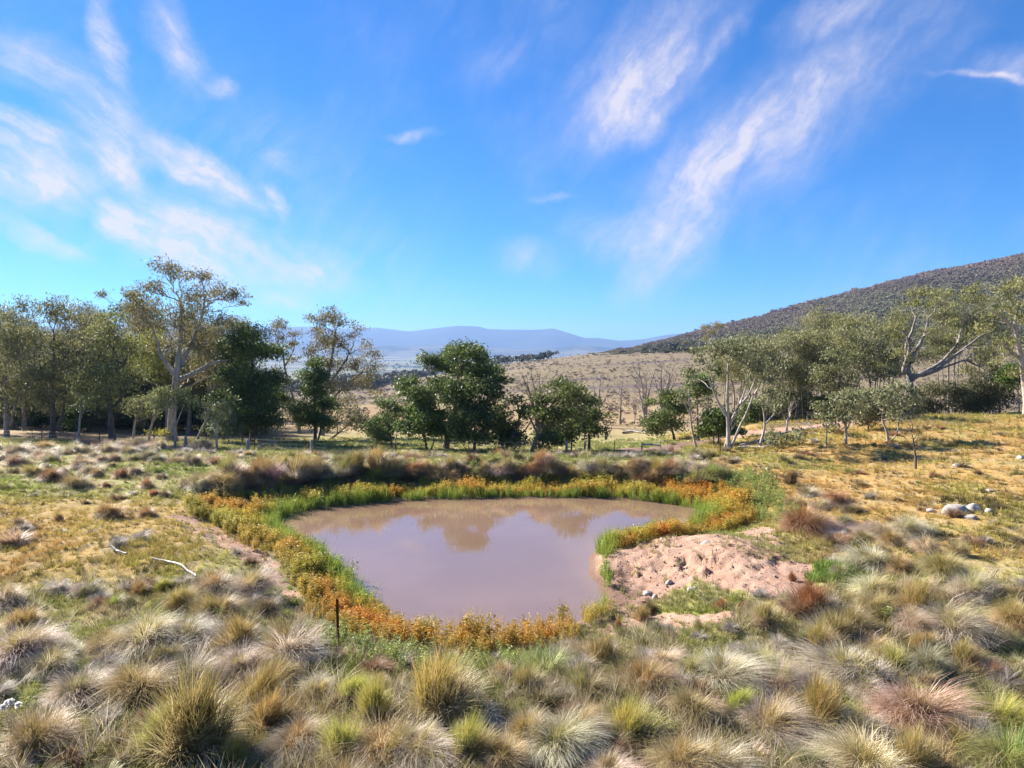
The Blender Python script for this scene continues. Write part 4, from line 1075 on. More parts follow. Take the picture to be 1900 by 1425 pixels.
def tree(name, label, u, v, trunks, puffs, spec='gum', bark='bark_grey', tw=10, leaf=(1, 1, 1), dens=1.0, group=None, cat='tree', D=None, twigs=.6, seed=None, deep=.75, lim=1.0, spread=1.0):
    """A tree at the ground point of photo pixel (u, v): trunk lines and leaf masses in photo pixels at its own distance, with depth of their own."""
    seed = int(u * 31 + v * 17) if seed is None else seed
    r = np.random.default_rng(abs(seed))
    if group == GL and name == 'gum_tree' and u < 260:
        puffs = puffs + [(u + r.normal(0, 26), v - r.uniform(58, 130), r.uniform(13, 21)) for _ in range(5)]
    if D is None: x, D = hit(u, v)
    else: x = (u - 950) / F * D
    z0 = ground1(x, D)
    root = empty(name, (x, D, z0)); tag(root, label, cat, group)
    org = np.array([x, D, z0]); mpp = D / F
    us = [p[0] for p in puffs] or [u]
    half = max((max(us) - min(us)) * .5 * mpp, 1.0) * deep
    # the pixel lines are read at depth D; put the foot on the ground
    def W(uu, vv, dy=0.0):
        a, s = ray(uu, vv); DD = D + dy
        return np.array([a * D * (1 + .0 * dy), DD, CAMZ + s * D]) - org
    paths = []
    Tb = Acc()
    for k, tr in enumerate(trunks):
        pts = [W(*p[:2], (p[2] if len(p) > 2 else r.normal(0, .12 * (i > 0) * half / 2))) for i, p in enumerate(tr)]
        if k == 0: pts[0] = np.array([pts[0][0], 0, -.1])
        wd0 = tw * mpp * .5 * (1.0 if k == 0 else .62)
        P = smooth_path(pts, 12)
        P[1:-1] += r.normal(0, .02 + .06 * mpp, (10, 3)) * min(1, wd0 * 4)
        t = np.linspace(0, 1, 12)
        Rr = wd0 * (1 - .68 * t) * (1 + .45 * np.exp(-t * 14) * (k == 0))
        V, q = tubes(P[None], Rr[None], 8); Tb.add(V, q)
        paths.append((P, Rr))
    Tb.build('trunk', M[bark], root, True)
    allP = np.concatenate([p for p, _ in paths]); allR = np.concatenate([q for _, q in paths])
    Lm = Acc(); Cr = Acc()
    mname, ncl, nlf, ll, lw, droop, flat = SPEC[spec]
    for (pu, pv, pr) in puffs:
        dy = r.uniform(-1, 1) * half
        pc = W(pu, pv, dy); rr_m = pr * mpp * r.uniform(1.0, 1.25) * (1.14 if spec == 'wattle' else 1.0)
        # limb from the trunk
        up = pc[2] - allP[:, 2]
        cost = np.linalg.norm(allP - pc, axis=1) + np.where(up < .25 * np.hypot(pc[0] - allP[:, 0], pc[1] - allP[:, 1]), 2.5, 0) + np.where(allP[:, 2] < .2, 3, 0)
        j = int(np.argmin(cost)); A0 = allP[j]
        d = pc - A0
        t = np.linspace(0, 1, 8)[:, None]
        out_ = np.array([d[0], d[1], 0]); h = d[2]
        ctrl = A0 + .5 * d + np.array([0, 0, -.10 * abs(h) if r.uniform() < .4 else .16 * np.linalg.norm(d[:2])])
        P = (1 - t) ** 2 * A0 + 2 * t * (1 - t) * ctrl + t * t * (pc - np.array([0, 0, .25 * rr_m]))
        P[1:-1] += r.normal(0, .035 * np.linalg.norm(d), (6, 3)) * .8
        r0 = min(allR[j] * .75, (.018 + .022 * rr_m) * lim * (1 + .05 * np.linalg.norm(d)))
        Rl = r0 * np.linspace(1, .35, 8)
        LO = Acc(); V, q = tubes(P[None], Rl[None], 5); LO.add(V, q)
        # leaf clusters on a lumpy shell
        nC = max(5, int(ncl * (1.22 if spec == 'wattle' else 1.1) * dens * rr_m ** 2 * 1.25 * r.uniform(.85, 1.15)))
        dv = unit(r.normal(0, 1, (nC, 3))); dv[:, 2] = np.where((dv[:, 2] < -.25) & (r.uniform(0, 1, nC) < .7), -dv[:, 2], dv[:, 2])
        an3 = r.uniform(.75, 1.25, 3); dv = dv * an3 / an3.mean()
        cc = pc + dv * (rr_m * r.uniform(.35, 1.18, nC) * spread)[:, None] * np.array([1.08, 1.08, flat])
        # twigs
        nT = min(nC, max(2, int(nC * twigs * .7))); sel = r.choice(nC, nT, replace=False)
        js = r.integers(4, 8, nT); S0 = P[js]; E0 = cc[sel]
        t4 = np.linspace(0, 1, 4)[None, :, None]
        TP = S0[:, None] * (1 - t4) + E0[:, None] * t4 + np.array([0, 0, .12]) * rr_m * np.sin(np.pi * t4) + r.normal(0, .05 * rr_m, (nT, 4, 3)) * np.sin(np.pi * t4)
        V, q = tubes(TP, np.full((nT, 1), .010 + .007 * rr_m) * lim * np.linspace(1, .4, 4)[None], 3); LO.add(V, q)
        LO.build('limb', M[bark], root, True)
        nl = nC * nlf; I = np.repeat(np.arange(nC), nlf)
        sg = (.12 + .13 * min(rr_m, 1.2)) * spread
        c = cc[I] + r.normal(0, 1, (nl, 3)) * sg * np.array([1.1, 1.1, .75])
        dr_ = r.normal(0, 1, (nl, 3)); dr_[:, 2] -= droop * 1.4; dr_ = unit(dr_)
        sd = unit(np.cross(dr_, r.normal(0, 1, (nl, 3))))
        L = r.uniform(*ll, nl)[:, None] * .5; Wd = lw * r.uniform(.7, 1.3, nl)[:, None]
        V = np.stack([c - dr_ * L, c - sd * Wd, c + dr_ * L, c + sd * Wd], 1).reshape(-1, 3)
        tn = np.clip(.5 + .22 * r.normal(0, 1, nC)[I] + .16 * r.normal(0, 1, nl), 0, 1)
        Cr.add(V, np.arange(nl * 4).reshape(-1, 4), None, np.repeat(tn, 4)); LEAVES[0] += nl
    if puffs:
        o = Cr.build('crown', M[mname], root, False); o.color = (*leaf, 1)
    return root

def dead_tree(name, label, u, v, tops, tw=6, bark='dead', group=None, nb=5, D=None, sub=6, cat='dead tree'):
    """Bare branches only: a short trunk and stems to the given top pixels."""
    r = np.random.default_rng(int(u * 11 + v * 3))
    if D is None: x, D = hit(u, v)
    else: x = (u - 950) / F * D
    z0 = ground1(x, D); org = np.array([x, D, z0]); mpp = D / F
    root = empty(name, org); tag(root, label, cat, group)
    def W(uu, vv, dy=0.0):
        a, s = ray(uu, vv); return np.array([a * D, D + dy, CAMZ + s * D]) - org
    for k, (tu, tv) in enumerate(tops):
        e = W(tu, tv, r.normal(0, .5)); e0 = np.array([r.normal(0, .05), r.normal(0, .05), -.1])
        mid = e0 + (e - e0) * np.array([.25, .25, .45]) + r.normal(0, .06, 3)
        P = smooth_path([e0, mid, e0 + (e - e0) * np.array([.65, .65, .75]), e], 10)
        P[2:-1] += r.normal(0, .05, (7, 3))
        Rr = tw * mpp * .5 * np.linspace(1, .14, 10) * (1 if k == 0 else .7)
        V, q = tubes(P[None], Rr[None], 6)
        o = Acc(); o.add(V, q); so = o.build('trunk' if k == 0 else 'stem', M[bark], root, True)
        H = np.linalg.norm(e - e0)
        BO = Acc()
        for b_ in range(nb):
            j = r.integers(3, 9); ph = r.uniform(0, 6.283); L = H * r.uniform(.18, .42) * (1 - j * .05)
            d = np.array([np.cos(ph) * .8, np.sin(ph) * .8, r.uniform(.35, 1.0)]); d /= np.linalg.norm(d)
            t = np.linspace(0, 1, 6)[:, None]
            Q = P[j] + d * L * t + np.array([0, 0, .25]) * L * t * t + r.normal(0, .025 * L, (6, 3)) * t
            V, q = tubes(Q[None], (Rr[j] * .55 * np.linspace(1, .25, 6))[None], 4); BO.add(V, q)
            S0 = Q[r.integers(1, 6, sub)]; dd = unit(d + r.normal(0, .55, (sub, 3))); l2 = L * r.uniform(.25, .6, sub)
            t4 = np.linspace(0, 1, 4)[None, :, None]
            Z = S0[:, None] + dd[:, None] * l2[:, None, None] * t4 + r.normal(0, .02, (sub, 4, 3)) * t4
            V, q = tubes(Z, np.full((sub, 1), max(Rr[j] * .25, .006)) * np.linspace(1, .4, 4)[None], 3); BO.add(V, q)
        BO.build('branch', M[bark], root, True)
    return root
GL = 'gums along the fence behind the meadow'
OLV = (1.0, 1.0, .85); BRN = (1.05, .92, .75); YEL = (1.5, 1.55, .65); GRY = (.95, 1.0, .95)
# --- left side, back to front
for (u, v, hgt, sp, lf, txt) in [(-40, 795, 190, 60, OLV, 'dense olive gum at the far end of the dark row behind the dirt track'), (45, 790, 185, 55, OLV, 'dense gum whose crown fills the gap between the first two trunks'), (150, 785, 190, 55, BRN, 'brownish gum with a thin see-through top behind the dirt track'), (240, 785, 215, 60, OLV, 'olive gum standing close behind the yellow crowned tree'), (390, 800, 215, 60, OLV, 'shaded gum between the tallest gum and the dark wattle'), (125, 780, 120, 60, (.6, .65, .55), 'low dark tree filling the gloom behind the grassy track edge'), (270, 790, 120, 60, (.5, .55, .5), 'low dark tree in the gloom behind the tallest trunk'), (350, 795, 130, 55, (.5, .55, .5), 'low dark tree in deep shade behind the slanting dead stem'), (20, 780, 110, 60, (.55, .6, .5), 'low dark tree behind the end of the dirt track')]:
    r = np.random.default_rng(int(u + 999))
    pf = [(u + r.normal(0, sp * .55), v - hgt * (.42 + .55 * k / 10) + r.normal(0, 6), r.uniform(20, 32)) for k in range(11)]
    tree('gum_tree', txt, u, v, [[(u, v), (u + r.normal(0, 6), v - hgt * .4), (u + r.normal(0, 12), v - hgt * .8)]], pf, 'gum', 'bark_grey', 9, lf, .9, GL, D=hit(u, v + 22)[1] + 10, twigs=.35)
tree('gum_tree', 'tallest gum with thick pale trunk towering over the row behind the meadow', 318, 817, [[(318, 817), (320, 770), (326, 720), (332, 680), (336, 620), (338, 560)], [(330, 690), (352, 640), (372, 600), (380, 560)], [(328, 700), (300, 660), (285, 610)], [(330, 705), (365, 690), (395, 672), (425, 668)]],
     [(330, 508, 22), (318, 512, 14), (368, 516, 20), (362, 540, 22), (298, 540, 24), (345, 552, 26), (398, 545, 20), (420, 549, 13), (270, 556, 18), (240, 552, 16), (225, 553, 9), (290, 585, 28), (330, 600, 30), (380, 582, 28), (410, 600, 22), (430, 560, 8), (300, 640, 30), (362, 640, 30), (255, 600, 24), (405, 650, 26), (350, 690, 26), (420, 690, 22)], 'gum', 'bark_pale', 17, BRN, .82, GL, twigs=.9, lim=1.3)
tree('gum_tree', 'twin trunked gum at the very start of the row by the dirt track', 12, 812, [[(12, 812), (14, 760), (8, 700), (15, 640)], [(20, 790), (35, 730), (50, 660)]], [(20, 590, 26), (58, 582, 22), (0, 620, 26), (35, 640, 30), (15, 700, 32), (66, 625, 26), (60, 690, 28), (25, 745, 24), (-20, 680, 30)], 'gum', 'bark_grey', 9, OLV, .9, GL)
tree('gum_tree', 'dark trunked gum with broad olive crown beside the dirt track', 100, 815, [[(98, 815), (100, 770), (98, 700), (102, 620)], [(100, 760), (84, 725), (70, 690)], [(108, 800), (118, 765), (125, 700)]], [(96, 580, 24), (128, 598, 26), (88, 640, 28), (130, 658, 28), (108, 700, 30), (76, 735, 22), (150, 622, 26), (160, 690, 24), (130, 735, 20), (120, 572, 18)], 'gum', 'bark_dark', 11, OLV, .95, GL)
tree('gum_tree', 'short thick trunked gum with flared foot directly behind the fence', 208, 822, [[(208, 822), (206, 780), (205, 730), (208, 660)], [(206, 760), (228, 735), (245, 700)], [(206, 750), (188, 715), (180, 670)]], [(190, 612, 26), (216, 640, 30), (180, 660, 28), (202, 700, 30), (232, 718, 26), (160, 700, 24), (190, 748, 22), (226, 592, 20), (240, 660, 26), (222, 762, 14)], 'gum', 'bark_dark', 13, (1.1, 1.15, .8), .95, GL)
tree('gum_tree', 'pale forked gum with bright yellow green crown below the tallest tree', 312, 806, [[(312, 806), (310, 770), (312, 722)], [(311, 728), (290, 712), (268, 704), (262, 690)], [(312, 726), (322, 700), (318, 670)], [(311, 724), (302, 690), (290, 650)]], [(278, 635, 22), (296, 648, 18), (262, 655, 20), (292, 675, 20), (306, 690, 18), (312, 710, 12), (270, 690, 16), (255, 672, 14), (250, 640, 14)], 'gum', 'bark_pale', 10, YEL, 1.1, GL)
for (u, v, top, txt) in [(145, 818, 725, 'spindly sapling with two dark stems between the thick trunked gums'), (248, 815, 745, 'thin pale stemmed sapling before the fence and yellow crowned tree'), (275, 822, 735, 'slim white stemmed sapling close to the pale forked gum'), (325, 830, 735, 'bent white sapling leaning away from the tallest trunk'), (402, 832, 758, 'small sapling with sinuous white stem before the dark wattle')]:
    r = np.random.default_rng(u)
    l = r.uniform(-12, 18)
    tree('sapling', txt, u, v, [[(u, v), (u + l * .2, v - 25), (u + l, v - (v - top) * .7), (u + l * 1.2, top)], [(u + l * .6, v - 40), (u + l + 14, top + 15)]], [(u + l + r.normal(0, 12), top + r.uniform(-8, 30), r.uniform(11, 17)) for _ in range(6)], 'gum', 'bark_pale', 5, (1.1, 1.2, .95), .8, GL, twigs=.8)
tree('shrub', 'small lime yellow shrub lit by the sun before the dark trees', 295, 818, [[(295, 818), (296, 808)]], [(290, 803, 7), (300, 802, 7), (296, 806, 7)], 'gum', 'bark_grey', 2, (1.5, 1.45, .6), 2.0, None, 'shrub')
tree('shrub', 'soft blue green bush beside the slanting dead stem', 425, 822, [[(425, 822), (424, 800)]], [(415, 790, 20), (432, 785, 18), (405, 800, 14), (425, 768, 16), (440, 805, 12)], 'gum', 'bark_grey', 3, (.75, .9, .85), 1.1, None, 'shrub')
tree('wattle_tree', 'tall dense dark wattle with sunlit green top beside the tallest gum', 468, 820, [[(468, 820), (466, 760), (468, 690), (470, 630)], [(480, 820), (490, 760), (496, 700)], [(450, 820), (445, 770), (440, 710)]], [(468, 625, 22), (442, 648, 24), (490, 655, 22), (462, 660, 24), (460, 700, 30), (500, 705, 22), (450, 745, 30), (492, 760, 28), (425, 700, 24), (420, 740, 24), (510, 740, 16), (478, 725, 28), (470, 780, 24), (440, 785, 20), (505, 785, 16), (418, 665, 16)], 'wattle', 'bark_dark', 8, (1.0, 1.0, .9), 1.0, None, twigs=.3)
tree('gum_tree', 'thin gum with tufted head and curved bare stem beside dark wattle', 560, 812, [[(556, 812), (553, 770), (540, 725), (529, 690), (524, 650), (526, 625)], [(528, 680), (545, 650), (548, 625)], [(527, 660), (512, 630)]], [(512, 612, 15), (528, 606, 14), (544, 622, 12), (532, 640, 10), (520, 630, 12), (506, 640, 8), (545, 640, 8)], 'gum', 'bark_grey', 6, BRN, .8, GL, D=66, twigs=1.2)
tree('gum_tree', 'wide crowned gum with arching pale limbs standing before the far valley', 600, 812, [[(596, 812), (600, 770), (606, 720), (616, 660), (622, 620)], [(602, 760), (630, 725), (655, 705), (672, 690)], [(604, 745), (585, 700), (575, 650)], [(606, 720), (640, 670), (655, 640)]],
     [(596, 598, 17), (622, 592, 20), (645, 600, 16), (662, 613, 11), (582, 616, 14), (664, 626, 8), (600, 640, 24), (636, 640, 22), (672, 645, 13), (690, 662, 15), (697, 688, 14), (655, 680, 24), (612, 680, 22), (568, 655, 15), (666, 715, 20), (688, 735, 12), (622, 722, 22), (640, 750, 16), (585, 680, 18), (548, 668, 10)], 'gum', 'bark_grey', 10, BRN, .85, GL, D=64, twigs=.9, lim=1.2)
tree('wattle_tree', 'narrow cone shaped dark wattle in front of the wide crowned gum', 585, 818, [[(585, 818), (584, 760), (582, 690)], [(590, 818), (600, 780), (604, 750)]], [(582, 678, 13), (576, 700, 16), (592, 705, 14), (585, 730, 20), (568, 758, 20), (600, 755, 20), (580, 780, 22), (604, 785, 18), (556, 785, 14)], 'wattle', 'bark_dark', 6, (1.0, 1.05, .9), 1.1, None, twigs=.3)
tree('gum_tree', 'low leaning gum with foliage near the ground before golden grass', 612, 815, [[(608, 815), (630, 802), (650, 785), (662, 770)], [(626, 806), (626, 780), (640, 760)]], [(640, 772, 15), (655, 785, 16), (672, 792, 13), (628, 785, 14), (660, 765, 12), (622, 765, 13), (672, 775, 9)], 'gum', 'bark_dark', 4, (.8, .8, .7), 1.0, GL)
tree('wattle_tree', 'small wattle sapling with pale green top beside the big wattle', 727, 833, [[(727, 833), (724, 800), (718, 755)], [(733, 833), (738, 790)]], [(714, 752, 13), (730, 750, 11), (742, 762, 10), (720, 775, 13), (706, 790, 10), (732, 795, 13), (715, 805, 8)], 'wattle', 'bark_dark', 4, (1.25, 1.2, 1.2), .8, None)
tree('wattle_tree', 'spreading dark wattle with layered sunlit tops in front of the valley', 826, 833, [[(826, 833), (836, 800), (845, 760), (850, 710), (852, 670)], [(832, 815), (815, 790), (800, 760), (790, 730)], [(842, 770), (870, 730), (895, 700)], [(838, 795), (880, 770), (910, 740)], [(846, 740), (820, 710), (800, 690)]],
     [(860, 655, 20), (882, 658, 16), (840, 662, 14), (896, 672, 9), (788, 672, 15), (806, 678, 16), (832, 686, 20), (862, 688, 22), (892, 694, 18), (915, 690, 13), (926, 705, 11), (757, 712, 14), (748, 722, 9), (775, 728, 16), (815, 715, 18), (850, 722, 24), (885, 725, 24), (918, 730, 16), (905, 755, 18), (870, 755, 20), (830, 745, 16)], 'wattle', 'bark_dark', 11, (1.0, 1.0, .95), 1.05, None, twigs=.8, lim=1.3)
tree('wattle_tree', 'low bright green wattle at the foot of the spreading wattle', 792, 834, [[(792, 834), (788, 810), (780, 775)], [(800, 834), (812, 800)]], [(778, 752, 18), (795, 748, 14), (765, 772, 18), (790, 775, 22), (812, 780, 20), (770, 795, 18), (800, 800, 22), (755, 790, 12), (830, 800, 16)], 'wattle', 'bark_dark', 5, (1.15, 1.2, 1.1), 1.15, None, twigs=.3)
tree('wattle_tree', 'dense dark wattle skirt reaching the grass under the spreading wattle', 880, 838, [[(880, 838), (882, 810), (880, 780)]], [(862, 780, 20), (888, 775, 22), (908, 790, 18), (870, 808, 20), (900, 812, 18), (845, 812, 16), (925, 780, 13), (850, 790, 14)], 'wattle', 'bark_dark', 6, (.85, .85, .8), 1.1, None, twigs=.4)
tree('wattle_tree', 'dark leaning wattle stem with thin foliage between two wattles', 932, 840, [[(932, 840), (944, 822), (958, 800), (966, 775), (958, 745)], [(936, 835), (925, 815), (912, 790)], [(950, 812), (975, 800), (990, 770)]], [(938, 795, 13), (952, 790, 10), (960, 745, 13), (944, 760, 12), (968, 770, 10), (930, 770, 10)], 'wattle', 'bark_dark', 7, (1.2, 1.1, 1.0), .7, None, twigs=1.0)
tree('wattle_tree', 'rounded grey green wattle with dark slanting trunk beside bare branches', 985, 843, [[(985, 843), (992, 820), (999, 800), (1010, 770), (1035, 735)], [(998, 805), (985, 780), (978, 765)], [(1002, 795), (1040, 775), (1070, 745)]], [(1035, 718, 18), (1060, 725, 18), (1020, 738, 16), (1080, 738, 16), (1098, 748, 14), (1046, 748, 20), (1005, 765, 18), (985, 768, 14), (1030, 775, 20), (1015, 795, 16), (1064, 768, 20), (1000, 745, 10)], 'wattle', 'bark_dark', 8, (1.35, 1.15, 1.15), .85, None, twigs=.8)
tree('wattle_tree', 'bushy wattle with low crown before the bare slope and grey fence post', 1092, 836, [[(1092, 836), (1094, 812), (1090, 780)], [(1060, 838), (1062, 810), (1058, 790)]], [(1085, 768, 18), (1105, 775, 15), (1070, 790, 20), (1092, 798, 20), (1108, 800, 12), (1048, 798, 16), (1058, 815, 14), (1040, 815, 10)], 'wattle', 'bark_dark', 6, (1.2, 1.05, 1.0), .85, None, twigs=.8)
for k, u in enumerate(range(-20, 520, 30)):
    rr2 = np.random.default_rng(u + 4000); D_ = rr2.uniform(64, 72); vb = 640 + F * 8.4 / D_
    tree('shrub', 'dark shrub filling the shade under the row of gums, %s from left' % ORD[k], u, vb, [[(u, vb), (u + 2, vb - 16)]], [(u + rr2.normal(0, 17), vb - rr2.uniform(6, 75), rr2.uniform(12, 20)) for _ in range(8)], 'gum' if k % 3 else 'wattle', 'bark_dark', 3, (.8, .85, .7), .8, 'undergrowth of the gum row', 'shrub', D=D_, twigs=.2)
for (u, v, lab_) in [(706, 826, 'low grey green wattle bush left of the small wattle sapling'), (955, 838, 'low wattle bush beneath the dark leaning stem'), (1018, 838, 'low wattle bush under the rounded grey green wattle')]:
    rr2 = np.random.default_rng(u)
    tree('shrub', lab_, u, v, [[(u, v), (u + 1, v - 14)]], [(u + rr2.normal(0, 17), v - rr2.uniform(8, 40), rr2.uniform(10, 16)) for _ in range(7)], 'wattle', 'bark_dark', 3, (1.1, 1.1, 1.0), .8, None, 'shrub', twigs=.5)
# --- bare trees in the middle
GD = 'bare dead trees at the foot of the brown slope'
dead_tree('dead_tree', 'bare tree with fan of dark twigs above the rounded wattle', 998, 800, [(968, 690), (985, 685), (1003, 688), (1012, 705), (975, 720)], 5, 'bark_dark', GD, 7, D=70)
dead_tree('dead_tree', 'bare pale tree with spreading crooked limbs beside the bushy wattle', 1108, 800, [(1118, 690), (1100, 705), (1135, 715), (1145, 740), (1095, 740)], 6, 'dead', GD, 6, D=74)
dead_tree('dead_tree', 'thin upright dead stem alone between the bare pale trees', 1152, 792, [(1155, 690), (1150, 700)], 4, 'dead', GD, 8, D=78)
dead_tree('dead_tree', 'grey leafless tree leaning over pale grass', 1198, 780, [(1185, 672), (1200, 690), (1215, 675), (1178, 700), (1208, 720)], 6, 'dead', GD, 7, D=84)
dead_tree('dead_tree', 'grey leafless tree with many fine stems behind the green thicket', 1232, 790, [(1225, 665), (1240, 680), (1250, 670), (1260, 690), (1212, 690), (1235, 700)], 6, 'dead', GD, 8, D=86)
dead_tree('dead_tree', 'small fine twigged bare bush low on the slope', 1178, 785, [(1172, 735), (1180, 730), (1188, 742)], 3, 'dead', GD, 6, D=80)
dead_tree('dead_tree', 'wispy bare tree showing behind the rounded wattle', 1055, 790, [(1050, 690), (1065, 700), (1075, 690), (1040, 705)], 4, 'dead', GD, 7, D=80)
dead_tree('dead_tree', 'low dead stems with drooping twigs under the bushy wattle', 1125, 800, [(1135, 770), (1140, 785), (1115, 770)], 4, 'bark_dark', GD, 5, D=62)
# --- right side
GB = 'gums deep in the wood beyond the dirt track'
rB = np.random.default_rng(404)
BT = ['olive', 'brownish', 'grey green', 'dull green']
BH = ['tall', 'middling', 'short']
for k, u in enumerate(list(range(-70, 500, 34)) + list(range(-50, 500, 62))):
    back = k >= 17
    D_ = rB.uniform(70, 76) if not back else rB.uniform(80, 92)
    vb = 640 + F * 8.7 / D_
    hh = rB.uniform(165, 215) * (.62 if not back else .95) * (0.9 if u > 380 else 1)
    sp = rB.uniform(20, 30)
    pf = [(u + rB.normal(0, sp), vb - hh * (.12 + .85 * q / 9) + rB.normal(0, 5), rB.uniform(18, 28)) for q in range(9)]
    tree('gum_tree', 'gum in the dark wood beyond the dirt track, %s%s from left' % ('farther row, ' if back else 'nearer row, ', ORD[k - 17 if back else k]), u, vb, [[(u, vb), (u + rB.normal(0, 5), vb - hh * .5), (u + rB.normal(0, 9), vb - hh * .85)]], pf, 'gum', 'bark_grey', 7, (.75, .8, .62) if not back else (.9, .9, .75), .9, GB, D=D_, twigs=.2)
GR = 'gums of the thicket before the forested hill'
WHT = (1.25, 1.3, 1.3)
tree('wattle_tree', 'green wattle thicket tree beside the pale fallen branches', 1250, 818, [[(1252, 818), (1246, 790), (1240, 750)], [(1254, 800), (1262, 770)]], [(1222, 748, 12), (1240, 742, 15), (1258, 738, 15), (1252, 760, 16), (1228, 775, 18), (1212, 790, 14), (1265, 760, 13), (1240, 790, 15), (1220, 805, 12)], 'wattle', 'bark_dark', 5, (1.15, 1.1, 1.1), .9, GR)
tree('wattle_tree', 'bright green wattle head between the thicket and white stemmed gum', 1296, 800, [[(1296, 800), (1294, 760), (1292, 715)]], [(1290, 708, 15), (1308, 706, 13), (1298, 722, 15), (1282, 728, 10), (1312, 725, 10)], 'wattle', 'bark_dark', 5, (1.3, 1.35, 1.1), 1.0, GR, D=50)
tree('wattle_tree', 'rounded dark green wattle bush at the foot of the white stemmed gum', 1332, 828, [[(1332, 828), (1334, 812), (1333, 800)], [(1325, 828), (1322, 805)]], [(1320, 785, 18), (1342, 782, 18), (1330, 768, 15), (1312, 800, 14), (1350, 798, 14), (1333, 800, 18)], 'wattle', 'bark_dark', 5, (.95, .95, .85), 1.2, GR, twigs=.3)
tree('gum_tree', 'thin grey stemmed gum left of the many stemmed white gum', 1293, 832, [[(1293, 832), (1284, 800), (1280, 760), (1278, 725)], [(1283, 785), (1298, 768), (1308, 755)], [(1282, 770), (1268, 745)]], [(1275, 728, 11), (1268, 745, 10), (1300, 752, 12), (1310, 765, 10), (1285, 712, 10)], 'snow', 'bark_pale', 5, GRY, .8, GR, twigs=1)
for (u, D, h_, n_, txt) in [(1420, 58, 190, 13, 'gum whose olive crown rises behind the white stemmed gum'), (1465, 60, 195, 14, 'broad topped gum in the middle of the thicket'), (1505, 62, 180, 12, 'gum with tall bare pale stems before the dirt road'), (1540, 64, 165, 10, 'sparse brown gum behind the thicket rim'), (1575, 66, 200, 12, 'gum with rounded olive top below the hill forest'), (1610, 64, 190, 12, 'gum beside the sprawling giant on its thicket side'), (1390, 64, 160, 9, 'thin gum half hidden behind white stems'), (1640, 70, 200, 12, 'gum rising behind the sprawling giant'), (1360, 68, 150, 8, 'low gum at the thicket end near the bare slope'), (1760, 74, 230, 12, 'tall gum with yellow green top behind the sprawling giant'), (1820, 74, 215, 12, 'olive gum between the sprawling giant and the last gum'), (1530, 72, 200, 11, 'hazy gum deepest inside the thicket')]:
    r = np.random.default_rng(u)
    vb = 640 + F * (CAMZ + 1.5) / D
    tr = [[(u, vb), (u + r.normal(0, 4), vb - h_ * .4), (u + r.normal(0, 12), vb - h_ * .78)], [(u + 6, vb), (u + 12 + r.normal(0, 6), vb - h_ * .5), (u + 22, vb - h_ * .7)], [(u - 5, vb), (u - 16 + r.normal(0, 5), vb - h_ * .6)], [(u + 12, vb), (u + 18 + r.normal(0, 8), vb - h_ * .62)], [(u - 13, vb), (u - 20 + r.normal(0, 8), vb - h_ * .55)]]
    pf = [(u + r.normal(0, 26), vb - h_ * (.5 + .48 * (k / n_)) + r.normal(0, 5), r.uniform(17, 26)) for k in range(n_)]
    tree('gum_tree', txt, u, vb, tr, pf, 'gum', 'bark_pale' if r.uniform() < .75 else 'bark_grey', 5, [(1.15, 1.15, 1.0), (1.2, 1.22, 1.15), (1.3, 1.28, 1.0)][int(r.integers(0, 3))], .85, GR, D=D, twigs=.6)
tree('gum_tree', 'many stemmed white gum with spread crown at the edge of the orange hillside', 1351, 838, [[(1351, 838), (1351, 805), (1350, 770), (1349, 720), (1350, 672)], [(1350, 775), (1334, 750), (1320, 720), (1311, 690)], [(1353, 790), (1366, 760), (1374, 745), (1385, 715), (1388, 680)], [(1356, 832), (1372, 795), (1384, 770), (1400, 730), (1410, 715)], [(1374, 750), (1390, 735), (1402, 700)], [(1345, 832), (1350, 812), (1366, 780)]],
     [(1302, 655, 13), (1318, 650, 15), (1335, 658, 13), (1296, 672, 12), (1312, 680, 12), (1345, 645, 14), (1362, 642, 14), (1380, 650, 16), (1398, 660, 14), (1370, 668, 12), (1390, 680, 14), (1408, 690, 14), (1280, 690, 9), (1285, 700, 8), (1330, 690, 8), (1415, 705, 12), (1398, 705, 10)], 'snow', 'bark_pale', 9, GRY, .95, GR, twigs=.8, lim=1.1)
tree('gum_tree', 'leaning pale gum growing out of fallen branches near the white gum', 1408, 832, [[(1408, 832), (1414, 810), (1420, 795), (1418, 770), (1414, 750)], [(1418, 790), (1436, 770), (1448, 745)], [(1410, 828), (1400, 812)]], [(1412, 742, 11), (1430, 735, 12), (1450, 735, 13), (1440, 755, 12), (1425, 760, 9)], 'snow', 'bark_pale', 6, GRY, .8, GR, twigs=1)
dead_tree('dead_tree', 'pale leaning bare stem among the thicket trunks', 1462, 800, [(1484, 740), (1470, 748)], 5, 'dead', GD, 3, D=48)
tree('gum_tree', 'dark crowned gum behind the two white leaved saplings', 1556, 802, [[(1556, 802), (1556, 760), (1560, 700)], [(1556, 750), (1580, 720)]], [(1556, 660, 17), (1580, 672, 18), (1536, 690, 16), (1560, 695, 20), (1590, 705, 15), (1570, 722, 16), (1545, 722, 14), (1520, 700, 12)], 'snow', 'bark_dark', 8, (.9, .95, .8), 1.05, GR, D=52)
tree('gum_tree', 'whitish leaved sapling with slim straight stem on the orange hillside rim', 1569, 825, [[(1569, 825), (1570, 800), (1568, 770), (1570, 740)], [(1570, 798), (1582, 778)], [(1569, 790), (1556, 765)]], [(1560, 735, 14), (1578, 740, 15), (1592, 752, 14), (1548, 750, 13), (1566, 758, 16), (1585, 772, 14), (1545, 768, 12), (1562, 780, 12), (1600, 735, 8)], 'snow', 'bark_pale', 6, WHT, 1.0, GR, twigs=.6)
